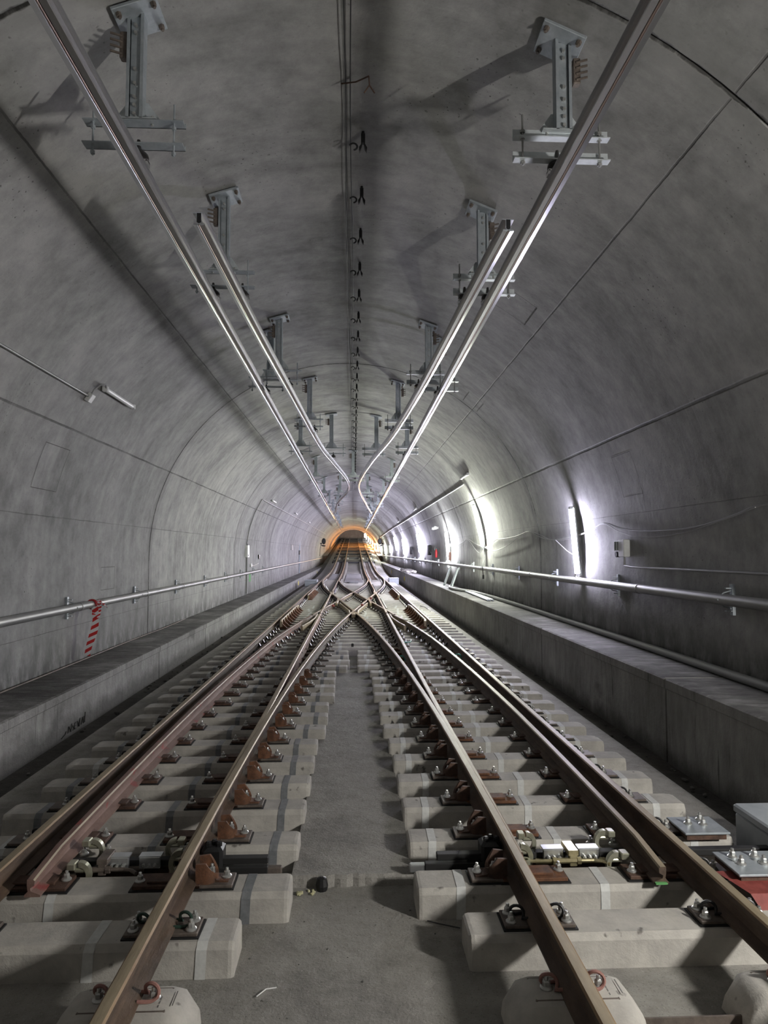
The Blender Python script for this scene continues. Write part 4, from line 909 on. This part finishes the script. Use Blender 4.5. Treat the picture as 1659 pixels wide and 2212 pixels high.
# cabinet and riser on the left wall
r = empty('wall_cabinet', (-4.4, 29.0, 1.95), 0, 'white upright wall cabinet on the left wall with a riser pipe', 'cabinet')
mb = MB(); mb.cbox(-0.06, 0.06, -0.22, 0.22, 0, 0.5, 0.01); mb.obj('cabinet_body', M['white'], r); mb = MB(); mb.cyl((-0.02, 0.1, 0), (-0.02, 0.1, -1.5), 0.035, 10); mb.obj('riser_pipe', M['cable'], r)
mb = MB(); mb.cyl((-0.02, 0.1, 0.5), (-0.02, 0.1, 0.6), 0.02, 8); mb.cbox(0.05, 0.075, -0.12, -0.05, 0.05, 0.12, 0.004); mb.obj('handle', M['black'], r)
r = empty('wall_socket', (-4.43, 30.2, 1.6), 0, 'white round socket with a short cable on the left wall', 'socket'); mb = MB(); mb.cyl((-0.02, 0, 0), (0.05, 0, 0), 0.08, 12); mb.obj('socket_body', M['whiteplain'], r); mb = MB(); mb.tube([(0, 0.1, 0), (0, 1.0, -0.03), (0, 2.5, 0.05), (0, 2.6, 0.3)], 0.01, 6); mb.obj('lead', M['whiteplain'], r); mb = MB(); mb.cbox(-0.02, 0.03, 2.5, 2.7, 0.25, 0.45, 0.01); mb.obj('plug', M['black'], r)
r = empty('wall_cabinet', (-4.42, 57, 1.95), 0, 'slim dark-topped riser on the distant left wall', 'cabinet'); mb = MB(); mb.cyl((0, 0, -1.5), (0, 0, 1.2), 0.05, 8); mb.obj('riser_pipe', M['galv'], r); mb = MB(); mb.cbox(-0.05, 0.05, -0.3, 0.3, 0, 0.35, 0.02); mb.obj('cabinet_body', M['cabledark'], r)
r = empty('wall_cabinet', (-4.42, 50, 2.3), 0, 'small square grey plate on the distant left wall', 'cabinet'); mb = MB(); mb.cbox(-0.03, 0.03, -0.5, 0.5, 0, 0.38, 0.01); mb.obj('cabinet_body', M['cable'], r)
# right wall switch box
r = empty('switch_box', (4.13, 10.45, 2.1), 0, 'pale grey switch box with hinged latch on the right wall near the first lamp', 'switch box')
mb = MB(); mb.cbox(-0.06, 0.045, -0.12, 0.1, 0, 0.27, 0.012); mb.obj('box_body', M['white'], r)
mb = MB(); mb.cbox(-0.05, 0.0, 0.12, 0.3, 0.1, 0.25, 0.01); mb.cyl((-0.055, 0.16, 0.1), (-0.055, 0.16, 0.24), 0.012, 8); mb.cyl((-0.055, 0.24, 0.1), (-0.055, 0.24, 0.24), 0.012, 8); mb.obj('latch', M['silver'], r)
mb = MB(); mb.cyl((-0.05, 0.22, 0.04), (0.02, 0.22, 0.04), 0.045, 14); mb.obj('round_gland', M['cabledark'], r)
mb = MB(); mb.cyl((0, 0.0, 0.0), (0, 0.0, -0.13), 0.016, 8); mb.obj('outlet', M['cable'], r)
conduit('thin conduit leading right from the switch box along the right wall', [(4.13, 10.45, 1.97), (4.13, 10.2, 1.955), (4.13, 6, 1.96), (4.13, 1, 1.96)], 0.018)
# drooping cables along the right wall
CA = [(1.0, 2.7), (6.2, 2.66), (6.9, 2.65), (7.27, 2.59), (7.9, 2.51), (8.55, 2.47), (9.65, 2.475), (10.5, 2.54), (11.22, 2.65), (11.9, 2.555), (13.0, 2.46), (14.2, 2.43), (15.2, 2.51), (16.1, 2.66), (17.4, 2.58), (19.0, 2.54), (19.9, 2.54), (20.8, 2.42), (21.8, 2.33), (23.4, 2.45), (24.9, 2.64), (26.3, 2.53), (28.2, 2.44), (30.2, 2.55)]
pts = smooth_path([wp(1, z, y, 0.035) for y, z in CA], 4); mb = MB(); mb.tube(pts, 0.013, 7); tag(mb.obj('cable', M['cable']), 'thick grey cable drooping in swags along the right wall', 'cable')
CB2 = [(6.9, 2.64), (8.5, 2.42), (9.8, 2.39), (10.6, 2.5), (11.2, 2.64), (12.0, 2.53), (14.0, 2.41), (16.1, 2.65), (18.5, 2.35), (20.5, 2.2), (21.8, 2.32), (22.6, 2.15), (23.4, 2.25), (24.9, 2.62), (27, 2.36), (30, 2.45)]
pts = smooth_path([wp(1, z, y, 0.05) for y, z in CB2], 4); mb = MB(); mb.tube(pts, 0.006, 6); tag(mb.obj('cable', M['cable']), 'thin cable hanging slightly below the thick one on the right wall', 'cable')
pts = smooth_path([wp(1, z, y, o_) for y, z, o_ in [(21.8, 2.3, 0.05), (21.6, 2.0, 0.1), (21.3, 1.75, 0.21), (21.2, 1.45, 0.21)]], 4); mb = MB(); mb.tube(pts, 0.012, 6); mb.cyl((3.97, 21.2, 1.47), (3.97, 21.2, 1.35), 0.03, 8); tag(mb.obj('cable', M['cabledark']), 'dark cable end hanging down over the right pipe below the second lamp', 'cable')
pts = smooth_path([wp(1, z, y, 0.08) for y, z in [(13.9, 2.42), (13.2, 2.2), (12.7, 2.08), (12.75, 1.9), (12.72, 1.75), (12.55, 1.7), (12.45, 1.8)]], 4); mb = MB(); mb.tube(pts, 0.008, 6); tag(mb.obj('cable', M['whiteplain']), 'white lead looping to the bottom of the nearest lamp', 'cable')
jbox(12.7, 2.06, 1, 'white connector box on the cable at the nearest lamp', 0.05); jbox(21.8, 2.33, 1, 'white connector box at the lowest dip of the right cable', 0.07)
# fire extinguisher
r = empty('fire_extinguisher', (4.05, 34.0, 1.9), 0, 'small red fire extinguisher hung on the right wall', 'fire extinguisher')
mb = MB(); mb.lathe([(0.07, 0), (0.08, 0.03), (0.08, 0.38), (0.05, 0.48), (0.03, 0.53)], 14); mb.obj('cylinder', M['red'], r, smooth=40); mb = MB(); mb.cbox(-0.03, 0.03, -0.05, 0.05, 0.53, 0.62, 0.01); r.scale = (0.75, 0.75, 0.75); mb.obj('valve', M['black'], r); mb = MB(); mb.box(-0.105, -0.1, -0.07, 0.07, 0.48, 0.66); mb.obj('sign_plate', M['whiteplain'], r)
for Yb, lb in ((37.5, 'dark hanging device with cable on the right wall beyond the extinguisher'), (49.5, 'small dark box on the right wall between two distant lamps')):
    r = empty('wall_device', (4.08, Yb, 2.0), 0, lb, 'wall box'); mb = MB(); mb.cbox(-0.06, 0.08, -0.3, 0.3, 0, 0.55, 0.02); mb.obj('device_body', M['cabledark'], r); mb = MB(); mb.tube([(0, -0.2, 0.3), (-0.02, -0.9, 0.1), (0, -1.6, 0.3)], 0.015, 6); mb.obj('lead', M['cable'], r)
r = empty('small_sign', (4.02, 29.9, 2.62), 0, 'pinkish label plate on the right wall beside the third lamp', 'sign'); mb = MB(); mb.cbox(-0.01, 0.05, -0.9, -0.5, -0.8, -0.45, 0.005); mb.obj('plate', M['pink'], r)
r = empty('lamp_cluster', (3.9, 32.5, 3.3), 0, 'small bright white spot fitting above the third lamp', 'lamp'); 
for q in range(3): mb = MB(); mb.cyl((0, q * 0.5, 0), (-0.12, q * 0.5, 0.02), 0.07, 10); mb.obj('spot_head', M['whiteplain'], r)
mb = MB(); mb.box(0.0, 0.03, -0.3, 1.4, -0.05, 0.05); mb.obj('mounting_strip', M['cable'], r)
# leaning channels, loose tubes, hose and debris on the right bench
def channel(y, label):
    mb = MB(); M_ = Matrix.Translation((3.72, y, 0.82)) @ Matrix.Rotation(math.radians(22), 4, 'Y') @ Matrix.Rotation(math.radians(-14), 4, 'X')
    mb.box(-0.01, 0.0, -0.14, 0.14, 0, 0.78, 0, M_); mb.box(-0.06, 0.0, -0.14, -0.13, 0, 0.78, 0, M_); mb.box(-0.06, 0.0, 0.13, 0.14, 0, 0.78, 0, M_); mb.box(-0.055, -0.01, -0.1, 0.1, 0.1, 0.7, 1, M_)
    return tag(mb.obj('steel_channel', [M['galv'], M['boxgrey']]), label, 'steel channel')
channel(28.3, 'farther of two blue-grey channels leaning on the right wall'); channel(26.3, 'nearer of two blue-grey channels leaning on the right wall')
for q, (x0, x1) in enumerate(((3.82, 3.72), (3.88, 3.78), (3.93, 3.86))):
    mb = MB(); mb.cyl((0, 0, 0), (x1 - x0, -5.0, 0), 0.028, 10); tag(mb.obj('loose_tube', M['galvlight'], loc=(x0, 24.2, 0.845)), ['loose pale tube on the right bench, nearest the edge', 'loose pale tube on the right bench, middle of three', 'loose pale tube on the right bench, nearest the wall'][q], 'tube')
pts = smooth_path([(3.62, 26.2, 0.86), (3.55, 25.4, 0.86), (3.62, 24.4, 0.86), (3.95, 22.8, 0.86), (4.08, 19, 0.86), (4.1, 14, 0.86), (4.08, 9, 0.86), (4.05, 6.5, 0.86), (4.06, 1, 0.86)], 6); mb = MB(); mb.tube(pts, 0.05, 10); tag(mb.obj('hose', M['cable'], smooth=50), 'grey hose lying along the foot of the right wall on the bench', 'hose')
pts = smooth_path([(-4.38, 1, 0.43), (-4.4, 6, 0.43), (-4.38, 10, 0.43), (-4.4, 14, 0.43), (-4.36, 16.5, 0.43), (-4.4, 18.5, 0.43)], 5); mb = MB(); mb.tube(pts, 0.013, 8); tag(mb.obj('hose', M['plate'], smooth=50), 'thin dark cable along the foot of the left wall on the bench', 'cable')
rb = random.Random(5)
def rubble(x0, x1, y0, y1, z, n, s0, s1, label, m):
    mb = MB()
    for _ in range(n):
        sc = rb.uniform(s0, s1); M_ = Matrix.Translation((rb.uniform(x0, x1), rb.uniform(y0, y1), z + sc * 0.4)) @ Matrix.Rotation(rb.uniform(0, 6), 4, 'Z') @ Matrix.Rotation(rb.uniform(-0.5, 0.5), 4, 'X')
        mb.cbox(-sc, sc, -sc * 0.7, sc * 0.7, -sc * 0.4, sc * 0.5, sc * 0.2, 0, M_)
    o = mb.obj('rubble', m); return tag(o, label, 'rubble', kind='stuff')
rubble(3.5, 3.95, 44, 52, 0.81, 34, 0.05, 0.2, 'heap of broken pale material on the far right bench', M['floor'])
rubble(3.05, 3.38, 6, 24, -0.09, 60, 0.008, 0.03, 'small crumbs of rubble in the right drain', M['bench']); rubble(-3.64, -3.2, 5, 24, -0.2, 90, 0.008, 0.035, 'small crumbs of rubble in the left drain', M['bench'])
rubble(-0.6, 0.6, 3.0, 4.5, 0.0, 40, 0.002, 0.006, 'tiny gravel grains on the slab between the tracks', M['bench'])
rubble(-0.36, -0.24, 4.56, 4.62, 0.0, 12, 0.006, 0.016, 'yellowish foam crumbs at the step between the tracks', M['foam'])
mb = MB(); mb.tube(smooth_path([(2.44, 25.5, 0.2), (2.55, 25.0, 0.2), (2.62, 24, 0.16), (2.72, 23.0, 0.1), (2.8, 22.3, 0.04)], 5), 0.012, 6); tag(mb.obj('cable', M['cabledark']), 'loose black cable end lying over sleeper ends at the right', 'cable')
mb = MB(); mb.tube([(0.44, 4.21, 0.008), (0.5, 4.17, 0.012), (0.62, 4.12, 0.01)], 0.004, 6); tag(mb.obj('wire_offcut', M['cabledark']), 'thin black wire offcut on the slab near the first right sleeper', 'wire')
mb = MB(); mb.tube([(-0.47, 3.55, 0.008), (-0.43, 3.6, 0.012), (-0.38, 3.62, 0.006)], 0.003, 6); tag(mb.obj('wire_offcut', M['whiteplain']), 'tiny white wire scrap on the slab left of centre', 'wire')
# black plug standing in for the shaded drain hole in the step; dark stop at the end of the centre strip
mb = MB(); mb.lathe([(0.035, 0), (0.04, 0.03), (0.03, 0.075), (0.01, 0.085)], 10); tag(mb.obj('drain_hole_plug', M['black'], loc=(-0.2, 4.63, 0.0)), 'black plug standing in for the dark hole in the step between the tracks', 'drain hole plug')
mb = MB(); mb.cbox(-0.05, 0.05, -0.08, 0.08, 0, 0.12, 0.01); mb.cbox(-0.025, 0.025, -0.03, 0.03, 0.12, 0.24, 0.01); tag(mb.obj('cable_outlet', M['black'], loc=(-0.02, 14.9, 0.0)), 'black upright outlet where the centre strip ends between the tracks', 'outlet')
# walkway panels beyond the crossing
for (x0, x1, y0, y1, z, lb) in ((-0.62, 0.62, 45.8, 62, 0.2, 'wide centre walkway panel beyond the crossover'), (2.15, 2.85, 47.8, 62, 0.16, 'walkway strip beyond the right outer rail in the distance'), (-1.85, -1.2, 50, 62, 0.19, 'dark cover panel between the left track rails in the distance')):
    mb = MB(); n_ = int((y1 - y0) / 1.2); vs = []
    for q in range(n_):
        a = y0 + q * (y1 - y0) / n_; b = a + (y1 - y0) / n_ - 0.05
        for yy0, yy1 in ((a, b),): z0 = floor_z(a); mb.cbox(x0, x1, yy0, yy1, z0, z0 + z, 0.01)
    tag(mb.obj('walkway', M['panel']), lb, 'walkway')
mb = MB(); mb.box(-0.3, 0.3, 44.6, 45.8, 0.17, 0.3); mb.box(-0.22, 0.22, 44.55, 44.6, 0.17, 0.26); tag(mb.obj('walkway_end', M['panel']), 'raised block at the near end of the centre walkway', 'walkway')
# dark sheets added across the slope, standing in for its shaded bands
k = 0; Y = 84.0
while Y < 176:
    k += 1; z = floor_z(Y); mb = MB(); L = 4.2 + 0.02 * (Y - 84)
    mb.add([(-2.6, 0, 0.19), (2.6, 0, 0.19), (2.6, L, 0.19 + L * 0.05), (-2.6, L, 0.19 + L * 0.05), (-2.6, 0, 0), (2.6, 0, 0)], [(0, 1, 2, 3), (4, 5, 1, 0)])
    tag(mb.obj('shade_band', M['band_shade'], loc=(0, Y, z)), 'dark sheet added as a shaded band across the far slope, %s from the bottom' % nth(k), 'shade band'); Y += L * 2.1
# signals
for s, x, lb in ((-1, -3.75, 'black oval signal head on the distant left wall'), (1, 3.3, 'black oval signal head on the distant right wall')):
    r = empty('signal', (x, 87.5, 3.25), 0, lb, 'signal'); mb = MB(); mb.lathe([(0.2, -0.12), (0.26, -0.05), (0.26, 0.05), (0.2, 0.12)], 18, 0, Matrix.Scale(1.5, 4, (0, 0, 1)) @ Matrix.Rotation(PI / 2, 4, 'X')); mb.obj('signal_head', M['black'], r, (0.0, 0, 0.25)); 
    mb = MB(); mb.cyl((s * 0.33, 0, 0.05), (s * 0.33, 0, -0.15), 0.12, 10); mb.cbox(-0.2, 0.2, -0.05, 0.05, -0.4, -0.25, 0.02); mb.box(min(0, s * 0.4), max(0, s * 0.4), -0.04, 0.04, -0.3, -0.2); mb.obj('bracket', M['black'], r)
    mb = MB(); mb.tube([(s * 0.35, 0, -0.3), (s * 0.45, 0, -0.7), (s * 0.5, 0, -1.6)], 0.03, 6); mb.obj('cable', M['cabledark'], r)
# red and white tape on the left pipe
def mat_stripe():
    m, nt, b = mat('red_white_stripe'); N = NT(nt); tc = N.n('ShaderNodeTexCoord'); sp = N.n('ShaderNodeSeparateXYZ'); N.l(tc.outputs['UV'], sp.inputs[0])
    q = N.math('FRACT', N.math('ADD', N.math('MULTIPLY', sp.outputs[1], 7.0), N.math('MULTIPLY', sp.outputs[0], 0.5)))
    k = N.math('GREATER_THAN', q, 0.5); N.l(N.mix(k, (0.82, 0.83, 0.84), (0.62, 0.03, 0.03)), b.inputs['Base Color']); b.inputs['Roughness'].default_value = 0.35; return m
MS = mat_stripe()
def ribbon(mb_path, wds, twist, name, parent, rep=1.0):
    P = [Vector(p) for p in mb_path]; v = []; f = []; uv = []; L = 0
    for i, p in enumerate(P):
        if i: L += (P[i] - P[i - 1]).length
        a = twist(i / (len(P) - 1)); w_ = wds(i / (len(P) - 1))
        d = Vector((math.cos(a), 0.35 * math.sin(a), 0)) * w_ / 2
        v += [tuple(p - d), tuple(p + d)]; uv += [(0, L * rep), (1, L * rep)]
        if i: k = 2 * i; f.append((k - 2, k - 1, k + 1, k))
    me = bpy.data.meshes.new(name); me.from_pydata(v, [], f); me.materials.append(MS); ul = me.uv_layers.new(name='UVMap')
    for lp in me.loops: ul.data[lp.index].uv = uv[lp.vertex_index]
    o = link(name, me, parent); o.modifiers.new('s', 'SOLIDIFY').thickness = 0.001; return o
r = empty('barrier_tape', (-4.27, 11.85, 1.31), 0, 'red and white striped barrier tape knotted round the left pipe', 'barrier tape')
ribbon([(0.0 + 0.03 * math.sin(t * 5), -0.12 - 0.2 * t + 0.05 * math.sin(3 * t), -0.03 - 0.78 * t) for t in [i / 24 for i in range(25)]], lambda t: 0.115 - 0.015 * math.sin(t * 9), lambda t: 0.5 * math.sin(4 * t), 'hanging_end', r, 1.1)
for q in range(7):
    a = 0.9 * q; ribbon([(0.02 + 0.08 * t * math.cos(a), 0.02 + 0.17 * t * math.cos(a * 1.7), 0.02 + 0.14 * t * math.sin(a * 2.1) - 0.1 * t * t) for t in [i / 8 for i in range(9)]], lambda t: 0.11 * (1 - 0.3 * t), lambda t, a=a: a + 2 * t, 'loose_tail', r, 2.0)
mb = MB(); mb.tube([(-0.07 + 0.075 * math.cos(t), -0.08 + 0.04 * t / 6, 0.075 * math.sin(t)) for t in [i * 0.5 for i in range(26)]], 0.014, 6); mb.obj('knot', M['red'], r)
# paint marks
def mark(name, pts, wd, m, label, cat='paint mark'):
    p0 = Vector(pts[0]); mb = MB(); P = [Vector(p) - p0 for p in pts]
    mb.tube(P, wd, 5); return tag(mb.obj(name, m, loc=tuple(p0)), label, cat)
r = empty('wall_writing', (-3.652, 9.02, -0.16), 0, 'black handwritten scrawl low on the left bench face', 'writing')
def stroke(a, b, c=None):
    mb = MB(); P = [(0, a[0], a[1]), (0, b[0], b[1])] + ([(0, c[0], c[1])] if c else []); mb.tube(P, 0.0055, 5); mb.obj('stroke', M['paper'], r)
st = [((0.0, 0.0), (0.16, 0.03), (0.2, 0.07)), ((0.28, 0.02), (0.32, 0.12), (0.42, 0.02)), ((0.42, 0.02), (0.46, 0.14)), ((0.5, 0.1), (0.56, 0.04), (0.52, 0.02)), ((0.6, 0.12), (0.66, 0.12)), ((0.6, 0.07), (0.66, 0.07)), ((0.6, 0.02), (0.67, 0.02)), ((0.6, 0.02), (0.6, 0.12)), ((0.72, 0.13), (0.78, 0.03), (0.86, 0.15)), ((0.86, 0.15), (0.82, 0.02)), ((0.92, 0.03), (0.98, 0.14), (1.04, 0.03)), ((1.04, 0.03), (1.06, 0.14)), ((1.1, 0.03), (1.12, 0.2))]
r.scale = (1, 0.68, 0.8)
for s_ in st: stroke(*s_)
mb = MB(); mb.box(0, 0.004, -0.012, 0.012, 0, 0.38); tag(mb.obj('chalk_line', M['bluepaint'], loc=(-3.664, 10.55, -0.1)), 'blue vertical chalk line on the left bench face', 'paint mark')
mb = MB(); mb.box(0, 0.004, -0.25, 0.25, 0, 0.35); tag(mb.obj('paint_patch', M['greenpaint'], loc=(-4.462, 30.2, 0.9)), 'faint green spray mark on the left wall below the pipe', 'paint mark')
for (x, y, z, lb) in ((-3.664, 46.5, 0.05, 'yellow spot on the left bench face, the nearer one'), (-3.664, 70, 0.08, 'yellow spot on the left bench face, the farther one'), (3.374, 46.2, 0.35, 'yellow spot on the right bench face, the nearer one'), (3.374, 62, 0.35, 'yellow spot on the right bench face, the farther one')):
    mb = MB(); mb.cyl((0, 0, 0), (0.008 if x < 0 else -0.008, 0, 0), 0.16, 12); o = mb.obj('yellow_marker', M['yellow'], loc=(x, y, z + 0.05)); o.scale = (1, 2.6, 1); tag(o, lb, 'paint mark')
# formwork patch outlines on the lining
def patch(n, side, y0, y1, z0, z1):
    mb = MB(); st = 6; e = 0.006
    def P(z, y): x, zz = wall_pt(z, e, side); return (x, y, zz)
    zs = [z0 + (z1 - z0) * i / st for i in range(st + 1)]
    for a, b in ((y0, y0 + 0.008), (y1 - 0.008, y1)): mb.add([P(z, y) for z in zs for y in (a, b)], [(2 * i, 2 * i + 1, 2 * i + 3, 2 * i + 2) for i in range(st)])
    for z in (z0, z1): mb.add([P(z, y0), P(z, y1), P(z + 0.008, y1), P(z + 0.008, y0)], [(0, 1, 2, 3)])
    tag(mb.obj('trim_%d' % n, M['ditch']), kind='structure')
patch(5, 1, 9.6, 10.3, 3.0, 3.6); patch(6, -1, 9.5, 10.3, 3.05, 3.66); patch(7, 1, 9.2, 9.9, 5.5, 5.8); patch(8, 1, 14.4, 15.2, 5.3, 5.55); patch(9, -1, 12.5, 13.2, 1.5, 1.9)

# small teal leads and red paint caps around the crossing
M['teal'] = mat_plain('teal_cable', (0.06, 0.3, 0.24), 0.5)
for pts_, lb in ((((0.8, 12.9, 0.2), (0.84, 12.8, 0.27), (0.9, 12.75, 0.28), (0.95, 12.7, 0.2)), 'short teal cable arching between the two inner rails of the right track'),
                 (((1.86, 13.0, 0.2), (1.9, 12.95, 0.28), (1.97, 12.9, 0.28), (2.0, 12.9, 0.2)), 'short teal cable arching beside the right outer rail'),
                 (((1.0, 15.3, 0.24), (1.1, 15.2, 0.22), (1.25, 15.4, 0.2), (1.3, 15.8, 0.19)), 'thin teal cable lying across the sleepers right of the straight inner rail')):
    mb = MB(); mb.tube(smooth_path(pts_, 5), 0.012, 6); tag(mb.obj('cable', M['teal']), lb, 'cable')
for x, y, lb in ((-0.70, 24.0, 'faded red paint cap on the left crossing rail'), (0.30, 24.2, 'faded red paint cap on the near right crossing rail'), (0.68, 27.7, 'faded red paint cap on the far right crossing rail')):
    mb = MB(); mb.lathe([(0.05, 0), (0.055, 0.05), (0.03, 0.08)], 10); tag(mb.obj('red_marker', M['redpaint'], loc=(x, y, 0.3)), lb, 'paint mark')
